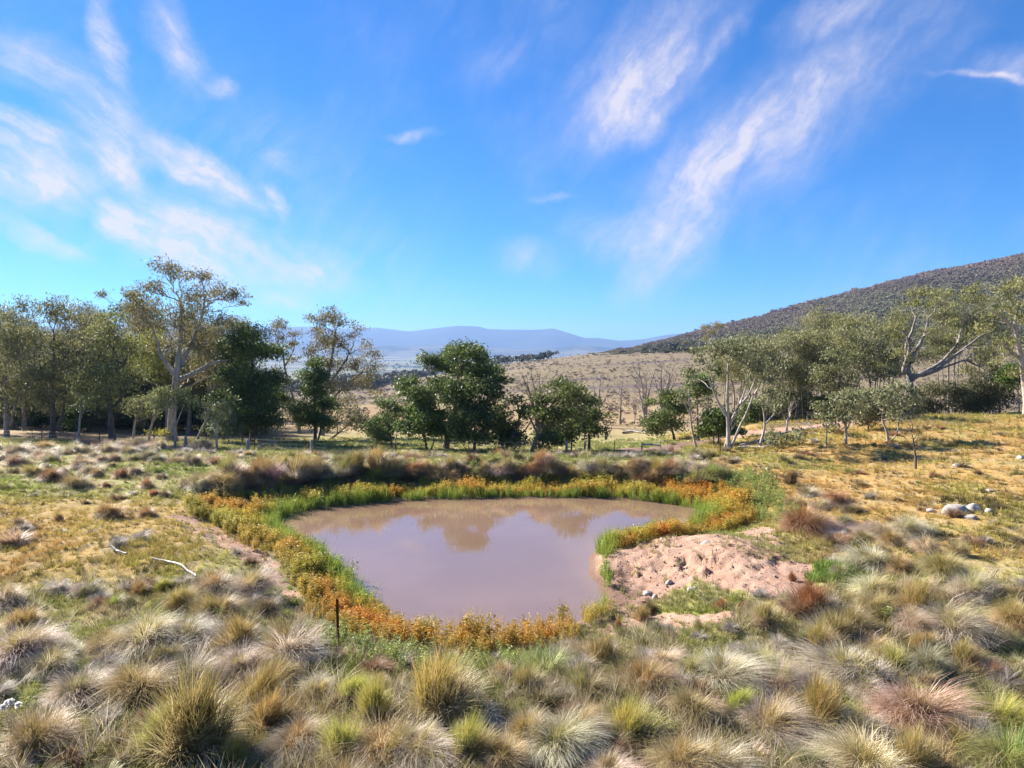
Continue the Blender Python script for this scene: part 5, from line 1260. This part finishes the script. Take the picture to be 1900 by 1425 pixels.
tree('gum_tree', 'slender leafy sapling beside the whitish leaved sapling', 1533, 826, [[(1533, 826), (1534, 800), (1532, 770)]], [(1530, 758, 12), (1540, 770, 11), (1524, 775, 11), (1534, 785, 11), (1520, 760, 9)], 'snow', 'bark_pale', 4, WHT, .9, GR)
tree('gum_tree', 'twin stemmed low gum with whitish leaves on the orange hillside', 1648, 819, [[(1648, 819), (1644, 800), (1636, 780), (1640, 755)], [(1652, 819), (1664, 806), (1668, 780), (1672, 755)]], [(1632, 728, 14), (1652, 722, 14), (1672, 722, 15), (1690, 735, 15), (1640, 748, 15), (1662, 748, 17), (1684, 758, 15), (1700, 765, 11), (1622, 748, 11), (1650, 772, 13), (1676, 776, 13), (1700, 745, 10)], 'snow', 'bark_pale', 6, WHT, 1.0, GR, twigs=.6)
tree('gum_tree', 'sprawling giant gum with twisted bare limbs before the forested hill', 1692, 742, [[(1692, 742), (1690, 715), (1686, 695), (1685, 675)], [(1690, 705), (1715, 690), (1745, 675), (1775, 645), (1790, 600)], [(1692, 700), (1730, 690), (1765, 665), (1800, 640), (1825, 620)], [(1686, 690), (1682, 650), (1690, 620), (1700, 590)], [(1686, 680), (1700, 650), (1718, 620), (1722, 590)], [(1688, 700), (1700, 695), (1715, 697), (1735, 688), (1785, 668)], [(1684, 690), (1672, 690), (1690, 640), (1665, 600)]],
     [(1708, 552, 16), (1726, 546, 18), (1746, 550, 17), (1760, 562, 12), (1700, 568, 13), (1786, 548, 17), (1806, 556, 17), (1822, 568, 10), (1656, 568, 10), (1660, 598, 12), (1640, 612, 14), (1650, 630, 15), (1732, 605, 12), (1755, 612, 10), (1770, 590, 9), (1700, 615, 10), (1826, 632, 14), (1832, 655, 16), (1822, 680, 18), (1800, 695, 16), (1838, 690, 14), (1648, 660, 14), (1660, 690, 13), (1730, 650, 9), (1790, 625, 9)], 'gum', 'bark_grey', 15, (1.15, 1.15, .78), .85, GR, D=57, twigs=1.1, lim=1.15, deep=.5)
tree('gum_tree', 'last tall gum with pale curving trunk at the edge of the view', 1908, 752, [[(1908, 752), (1900, 700), (1892, 650), (1880, 610), (1886, 570)], [(1896, 670), (1875, 650), (1862, 640)], [(1884, 610), (1860, 590), (1845, 580)], [(1900, 700), (1925, 650), (1930, 590)]], [(1860, 545, 18), (1884, 532, 18), (1905, 540, 20), (1870, 575, 18), (1850, 590, 14), (1890, 590, 20), (1845, 615, 14), (1862, 640, 16), (1892, 630, 18), (1870, 665, 16), (1920, 600, 22), (1925, 660, 22), (1890, 690, 18), (1920, 560, 18)], 'gum', 'bark_pale', 13, (1.2, 1.2, .85), .9, GR, D=50, lim=1.3)
tree('wattle_tree', 'small fresh green wattle on a thin stem below the last tall gum', 1892, 768, [[(1892, 768), (1891, 735), (1888, 700)]], [(1880, 690, 15), (1898, 685, 14), (1870, 702, 11), (1890, 708, 14), (1908, 700, 13)], 'wattle', 'bark_grey', 3, (1.25, 1.3, 1.1), .9, GR)
for (u, v, w_, txt) in [(1730, 740, 26, 'dark shrub in the shade under the sprawling giant'), (1772, 738, 30, 'broad dark shrub on the hillside rim beside the sprawling giant'), (1815, 742, 28, 'dull olive shrub on the hillside rim midway to the last gum'), (1855, 742, 24, 'shrub on the hillside rim beside the small fresh wattle'), (1612, 800, 18, 'low shrub in the shade behind the twin stemmed gum')]:
    r = np.random.default_rng(u)
    if v < 760: v = 640 + F * (CAMZ - ground1((u - 950) / F * 54, 54.0)) / 54
    tree('shrub', txt, u, v, [[(u, v), (u, v - 15)]], [(u + r.normal(0, w_ * .6), v - r.uniform(8, 66), r.uniform(12, 18)) for _ in range(11)], 'gum', 'bark_dark', 4, (.75, .75, .7), 1.1, 'shrubs along the hillside rim', 'shrub', D=54 if v < 790 else None)
for k, u in enumerate(range(1395, 1720, 25)):
    rr2 = np.random.default_rng(u); D_ = rr2.uniform(58, 68); vb = 640 + F * 7.6 / D_
    tree('shrub', 'shrub in the undergrowth behind the right thicket trunks, %s from left' % ORD[k], u, vb, [[(u, vb), (u + 2, vb - 14)]], [(u + rr2.normal(0, 16), vb - rr2.uniform(8, 62), rr2.uniform(11, 18)) for _ in range(8)], 'gum' if k % 3 else 'wattle', 'bark_dark', 3, (.8, .85, .7), .8, 'undergrowth of the right thicket', 'shrub', D=D_, twigs=.2)
tree('gum_tree', 'lone thin gum standing out above the brown slope crest', 1324, 672, [[(1324, 672), (1322, 640), (1320, 612)], [(1322, 645), (1332, 615)]], [(1314, 608, 8), (1326, 604, 9), (1338, 606, 8), (1320, 618, 7), (1308, 628, 8), (1270, 636, 0.1)], 'gum', 'bark_pale', 3, (1.2, 1.1, .8), 1.0, GR, D=130)
dead_tree('dead_sapling', 'bare dead sapling with level twigs standing alone on the orange hillside', 1699, 868, [(1697, 782)], 5, 'bark_dark', None, 14, sub=5, cat='sapling')
# slanting dead stem on the left, fallen timber on the right
dead_tree('dead_tree', 'long slanting dead stem leaning before the dark trees', 362, 825, [(442, 720), (455, 745)], 5, 'dead', GD, 4, D=56)

def log_thing(name, label, pts, wpx, bark, branches=(), cat='log', group=None, lift=.12):
    g_ = [hit(u, v) for u, v in pts]
    P = np.array([[x, D, ground1(x, D) + lift] for x, D in g_])
    org = P[0].copy(); root = empty(name, org); tag(root, label, cat, group)
    mpp = P[0][1] / F
    Pp = smooth_path(P - org, 12); a = Acc()
    V, q = tubes(Pp[None], (wpx * mpp * .5 * np.linspace(1, .35, 12))[None], 7); a.add(V, q); a.build('trunk', M[bark], root, True)
    r = np.random.default_rng(int(pts[0][0]))
    for k in range(branches or 0):
        j = r.integers(2, 11); d = unit(np.array([r.normal(0, 1), r.normal(0, 1), r.uniform(.2, 1.1)])); L = r.uniform(.5, 1.4)
        t = np.linspace(0, 1, 6)[:, None]; Q = Pp[j] + d * L * t + r.normal(0, .05, (6, 3)) * t
        a = Acc(); V, q = tubes(Q[None], (wpx * mpp * .2 * np.linspace(1, .2, 6))[None], 4); a.add(V, q)
        for s in range(4):
            d2 = unit(d + r.normal(0, .6, 3)); Q2 = Q[r.integers(2, 6)] + d2 * r.uniform(.2, .5) * np.linspace(0, 1, 4)[:, None]
            V, q = tubes(Q2[None], (wpx * mpp * .1 * np.linspace(1, .3, 4))[None], 3); a.add(V, q)
        a.build('branch', M[bark], root, True)
    return root
log_thing('fallen_log', 'long pale fallen trunk lying along the edge of the orange hillside', [(1372, 832), (1405, 822), (1450, 808), (1490, 800), (1512, 796)], 7, 'dead', 5)
log_thing('fallen_log', 'short white log lying flat at the foot of the leaning gum', [(1370, 834), (1392, 832), (1418, 833)], 6, 'bark_pale', 1)
log_thing('fallen_branch', 'tangle of bleached fallen branches on the pale grass by the thicket', [(1156, 806), (1175, 803), (1200, 806)], 5, 'bark_pale', 9, cat='branch')
log_thing('fallen_branch', 'dark fallen branches tangled below the leaning wattle', [(950, 834), (975, 826), (1000, 832)], 4, 'dead', 9, cat='branch')
log_thing('fallen_branch', 'grey fallen limb behind the fence in deep shade', [(478, 832), (500, 824), (520, 818)], 4, 'dead', 6, cat='branch')
tree('fallen_tree', 'leafy fallen tree of whitish leaves beside the long pale trunk', 1445, 828, [[(1445, 828), (1450, 818)]], [(1425, 822, 9), (1440, 818, 10), (1456, 815, 10), (1470, 812, 9), (1484, 806, 8), (1432, 810, 8)], 'snow', 'bark_pale', 3, WHT, 1.5, None, 'fallen tree')

# scattered bushes on the brown slope
bush_m = [far_crown('bush_kind', 560 + k, 90, .6).data for k in range(3)]
for k, (u, v, px, txt) in enumerate([(1008, 667, 16, 'wide dark bush near the crest of the brown slope'), (1028, 664, 9, 'smaller bush tight beside the wide dark crest bush'), (1085, 648, 13, 'umbrella topped bush on the skyline at the start of the forested hill'), (1155, 657, 8, 'round green bush alone below the forested hill'), (1190, 655, 8, 'dark bush on the upper brown slope'), (1236, 658, 10, 'dark bush beside the emergent lone gum'), (1033, 679, 7, 'small dark bush within the purple heath'), (986, 688, 7, 'small dark bush below the heath'), (975, 667, 12, 'pale tree shaped bush on the crest near the spreading wattle'), (905, 672, 13, 'dark bush peeping above the spreading wattle'), (1135, 692, 7, 'bush in the middle of the brown slope'), (709, 727, 9, 'lone dark bush between the gum and the wattle'), (730, 716, 7, 'faint bush behind the small wattle branch'), (1065, 695, 6, 'tiny bush beneath the heath stripe'), (1105, 660, 6, 'low bush on the open crest'), (1220, 690, 6, 'bush behind the grey leafless tree')]):
    x, D = hit(u, v); D = min(D, 495); x = (u - 950) / F * D
    o = bpy.data.objects.new('bush', bush_m[k % 3]); C.objects.link(o)
    o.data = bush_m[k % 3]; s = px * D / F * .8
    o.location = (x, D, ground1(x, D) - .15 * s); o.scale = (s, s, s * .9); o.rotation_euler = (0, 0, k * 1.3)
    tag(o, txt, 'bush', 'bushes dotted over the brown slope')

# ------------------------------------------------------------------ fence, posts and small things
def steel_post(name, parent, x, y, z, h, w_=.045, lean=0.0):
    a = Acc()
    t = w_ * .5
    pr = np.array([(-t, -.006), (t, -.006), (t, .004), (.006, .004), (.006, .042), (-.006, .042), (-.006, .004), (-t, .004)])
    V = np.concatenate([np.column_stack([pr, np.full(8, -.3)]), np.column_stack([pr, np.full(8, h)])]); V[8:, 0] += lean * h
    Q = [(k, (k + 1) % 8, 8 + (k + 1) % 8, 8 + k) for k in range(8)] + [(11, 10, 9, 8), (15, 12, 11, 8), (15, 14, 13, 12)]
    a.add(V, Q)
    o = a.build(name, M['rust'], parent); o.location = (x, y, z)
    return o
def wood_post(name, parent, x, y, z, h, d=.16, seed=0):
    r = np.random.default_rng(seed); a = Acc()
    zs_ = np.linspace(-.3, h, 7)
    P = np.stack([r.normal(0, .006, 7), r.normal(0, .006, 7), zs_], 1)
    V, q = tubes(P[None], (d * .5 * (1 + r.normal(0, .05, 7)))[None], 9); n0 = len(V)
    V = np.concatenate([V, [[0, 0, h + .02]]]); a.add(V, q, [(n0 - 9 + k, n0 - 9 + (k + 1) % 9, n0) for k in range(9)])
    o = a.build(name, M['wood'], parent, True); o.location = (x, y, z); return o

fposts = [(-40, 816, 's'), (78, 822, 's'), (185, 826, 's'), (286, 830, 's'), (345, 831, 'w'), (383, 833, 's'), (460, 838, 'w'), (473, 838, 's'), (568, 842, 's'), (578, 841, 'W'), (735, 846, 's'), (870, 846, 's'), (1000, 845, 's'), (1051, 843, 'W'), (1085, 842, 'W'), (1140, 842, 's'), (1336, 846, 's')]
fx0, fy0 = hit(578, 841)
fence = empty('wire_fence', (fx0, fy0, ground1(fx0, fy0))); tag(fence, 'old wire fence of rusty pickets and grey wooden posts behind the pond', 'fence')
pp = []
for k, (u, v, t_) in enumerate(fposts):
    x, D = hit(u, v); z = ground1(x, D); fo = fence.location
    if t_ == 's': steel_post('picket', fence, x - fo[0], D - fo[1], z - fo[2], .85)
    else:
        o = wood_post('wooden_post', fence, x - fo[0], D - fo[1], z - fo[2], .75 if t_ == 'w' else .8, .2 if t_ == 'w' else .15, k)
    pp.append((x - fo[0], D - fo[1], z - fo[2]))
pp = np.array(pp)
for h in (.35, .58, .8):
    n_ = len(pp) * 6; t = np.linspace(0, len(pp) - 1, n_)
    P = np.stack([np.interp(t, np.arange(len(pp)), pp[:, i]) for i in range(3)], 1); P[:, 2] += h - .05 * np.sin(np.pi * (t % 1))
    a = Acc(); V, q = tubes(P[None], np.full((1, n_), .004), 3); a.add(V, q); a.build('wire', M['wire'], fence)

x, D = hit(628, 1213); z = ground1(x, D)
pk = empty('star_picket', (x, D, z)); tag(pk, 'single rusty steel picket standing alone in the marsh plants by the pond', 'post')
steel_post('picket_post', pk, 0, 0, 0, 1.05, .055, -.01)
a = Acc()
for hh in (.35, .55, .75, .95):
    V, q = tubes(np.array([[[0, -.012, hh], [0, -.012, hh + .025]]]), np.full((1, 2), .008), 6); a.add(V, q)
a.build('notch_studs', M['rust'], pk)

# timber rail frame by the track
x0, y0 = hit(1191, 838); x1, y1 = hit(1225, 836)
fr_ = empty('rail_frame', (x0, y0, ground1(x0, y0))); tag(fr_, 'low timber rail on two posts beside the dirt road', 'barrier')
wood_post('post', fr_, 0, 0, 0, .62, .09, 3); wood_post('post', fr_, x1 - x0, y1 - y0, ground1(x1, y1) - ground1(x0, y0), .62, .09, 4)
a = Acc(); P = np.array([[-.05, -.07, .52], [(x1 - x0) * .5, (y1 - y0) * .5 - .07, .535], [x1 - x0 + .05, y1 - y0 - .07, .52]])
V, q = tubes(P[None], np.full((1, 3), .07), 7); a.add(V, q); a.build('rail', M['wood'], fr_, True)

# pale pipe in the grass
def pipe(label, pts, rad_):
    g_ = [hit(u, v) for u, v in pts]
    P = np.array([[x, D, ground1(x, D) + .05] for x, D in g_]); org = P[0].copy()
    P = smooth_path(P - org, 26)
    P[:, 2] = [ground1(p[0] + org[0], p[1] + org[1]) - org[2] + .075 for p in P]
    P[1:-1, 2] = np.convolve(P[:, 2], [.25, .5, .25], 'valid')
    a = Acc(); V, q = tubes(P[None], np.full((1, 26), rad_), 8); a.add(V, q)
    o = a.build('pipe', M['pipe'], None, True); o.location = org; tag(o, label, 'pipe')
pipe('long curved pale pipe lying on the orange grass near the bare track', [(283, 1044), (310, 1046), (335, 1055), (355, 1065), (364, 1074)], .033)
pipe('short straight pale pipe end showing in the grass behind the curved one', [(206, 1023), (220, 1026), (235, 1029)], .035)

# rocks
def rock(label, u, v, wpx, hpx, seed, group='granite boulders on the orange hillside', mat='rock', cat='boulder', name='boulder'):
    r = np.random.default_rng(seed)
    x, D = hit(u, v); mpp = D / F
    bm_n = 14; m_ = 20
    th = np.linspace(0, np.pi, bm_n); ph = np.linspace(0, 2 * np.pi, m_, endpoint=False)
    TH, PH = np.meshgrid(th, ph, indexing='ij')
    d = np.stack([np.sin(TH) * np.cos(PH), np.sin(TH) * np.sin(PH), np.cos(TH)], -1)
    rr = np.ones(TH.shape)
    for _ in range(9):
        nn = unit(r.normal(0, 1, 3)); c_ = r.uniform(.62, .95); dt = d @ nn
        rr = np.minimum(rr, np.where(dt > .05, c_ / np.maximum(dt, .05), 9))
    rr *= 1 + .05 * (fbm(PH * 3 + seed, TH * 4, 3, seed) - .5)
    rr[:, :] = rr; V = (d * rr[..., None]).reshape(-1, 3) * np.array([wpx * .5, wpx * .42, hpx * .85]) * mpp
    i = (np.arange(bm_n - 1)[:, None] * m_ + np.arange(m_)[None]); j = (np.arange(bm_n - 1)[:, None] * m_ + (np.arange(m_)[None] + 1) % m_)
    q = np.stack([i, i + m_, j + m_, j], -1).reshape(-1, 4)
    o = mk(name, V, q, None, M[mat], None, None, False); o.location = (x, D, ground1(x, D) - hpx * mpp * .05); o.rotation_euler = (0, 0, r.uniform(0, .4))
    if cat: tag(o, label, cat, group)
    return o
rock('largest pale rounded boulder on the orange hillside', 1772, 952, 50, 22, 1)
rock('split faced boulder leaning against the largest boulder', 1808, 948, 34, 17, 2)
rock('small grey boulder a step away from the split faced boulder', 1836, 952, 18, 8, 3)
rock('low half buried boulder below the boulder pair', 1800, 964, 26, 9, 4)
rock('flat pale stone on the uphill side of the boulders', 1726, 950, 22, 8, 5)
rock('small stone high on the orange hillside near its rim', 1893, 852, 18, 8, 6)
rock('grey lichen stone hidden in grass halfway up the hillside', 1776, 866, 18, 7, 7)
rock('pale stone below the bare dead sapling', 1838, 912, 22, 6, 8)
GS = 'stones on the sandy bank'
for k, (u, v, w_, h_, txt) in enumerate([(1201, 988, 10, 7, 'upright pale stone on the water end of the sandy bank'), (1310, 1005, 26, 8, 'dark flat rock near the orange plants on the sandy bank'), (1286, 1096, 24, 9, 'pale flat rock beside the green grass on the sandy bank'), (1242, 1085, 16, 10, 'light rock among grass under the eroded edge'), (1202, 1102, 20, 10, 'sandy coloured rock above the dark upright tussock'), (1216, 1108, 14, 12, 'pointed pale rock above the dark upright tussock'), (1186, 990, 8, 4, 'small flat stone beside the upright pale stone'), (1228, 1000, 7, 4, 'small stone on top of the sandy mound'), (1170, 1012, 8, 5, 'small stone on the water side of the mound'), (1262, 1012, 8, 4, 'small dark stone behind the grass patch on the mound')]):
    rock(txt, u, v, w_, h_, 20 + k, GS, 'rock', 'stone', 'stone')
for k, (u, v, w_, h_, txt) in enumerate([(1398, 874, 9, 5, 'pale stone at the head of the dark washed out hollow'), (1410, 868, 10, 5, 'broad pale stone in the rubble above the hollow'), (1424, 872, 12, 4, 'whitish flat stone at the rubble edge above the hollow'), (1385, 886, 12, 4, 'flat pale stone on the lip of the hollow')]):
    rock(txt, u, v, w_, h_, 50 + k, 'rubble by the washed out hollow', 'rock', 'stone', 'stone')

# thistle gone to seed, bottom corner
x, D = hit(22, 1392); z = ground1(x, D)
th_ = empty('thistle', (x, D, z)); tag(th_, 'dry thistle with four fluffy white seed heads in the bottom corner', 'thistle')
r = np.random.default_rng(5)
for k, (u, v) in enumerate([(10, 1310), (24, 1300), (28, 1312), (15, 1303)]):
    a_, s_ = ray(u, v); tip = np.array([a_ * D, D, CAMZ + s_ * D]) - np.array([x, D, z]) + np.array([0, r.normal(0, .05), 0])
    t = np.linspace(0, 1, 6)[:, None]; P = tip * np.array([1, 1, 0]) * t ** 2 + tip * np.array([0, 0, 1]) * t
    a = Acc(); V, q = tubes(P[None], (.006 * np.linspace(1, .6, 6))[None], 4); a.add(V, q); st = a.build('stem', M['dead'], th_, True)
    a = Acc(); nb_ = 130; d = unit(r.normal(0, 1, (nb_, 3)) + np.array([0, 0, .5])); L = r.uniform(.03, .055, nb_)[:, None]
    Pb = tip + d[:, None] * L[:, None] * np.linspace(0, 1, 2)[None, :, None]
    V, q = ribbons(Pb, np.tile([.003, .009], (nb_, 1)), unit(np.cross(d, r.normal(0, 1, (nb_, 3))))); a.add(V, q); a.build('seed_head', M['thistle'], st)

# ------------------------------------------------------------------ air
m, nt, out = new_mat('air'); M['air'] = m
pv = N(nt, 'ShaderNodeVolumePrincipled'); pv.inputs['Density'].default_value = 0.95e-4
pv.inputs['Color'].default_value = (.36, .57, .98, 1); pv.inputs['Anisotropy'].default_value = .2
nt.links.new(pv.outputs[0], out.inputs['Volume'])
hx0, hx1, hy0, hy1, hz0, hz1 = -15000, 15000, -12500, 13000, -190, 305
V = np.array([(x, y, z) for z in (hz0, hz1) for y in (hy0, hy1) for x in (hx0, hx1)])
hz = mk('haze', V, [(0, 2, 3, 1), (4, 5, 7, 6), (0, 1, 5, 4), (2, 6, 7, 3), (0, 4, 6, 2), (1, 3, 7, 5)], None, M['air']); tag(hz, kind='stuff')
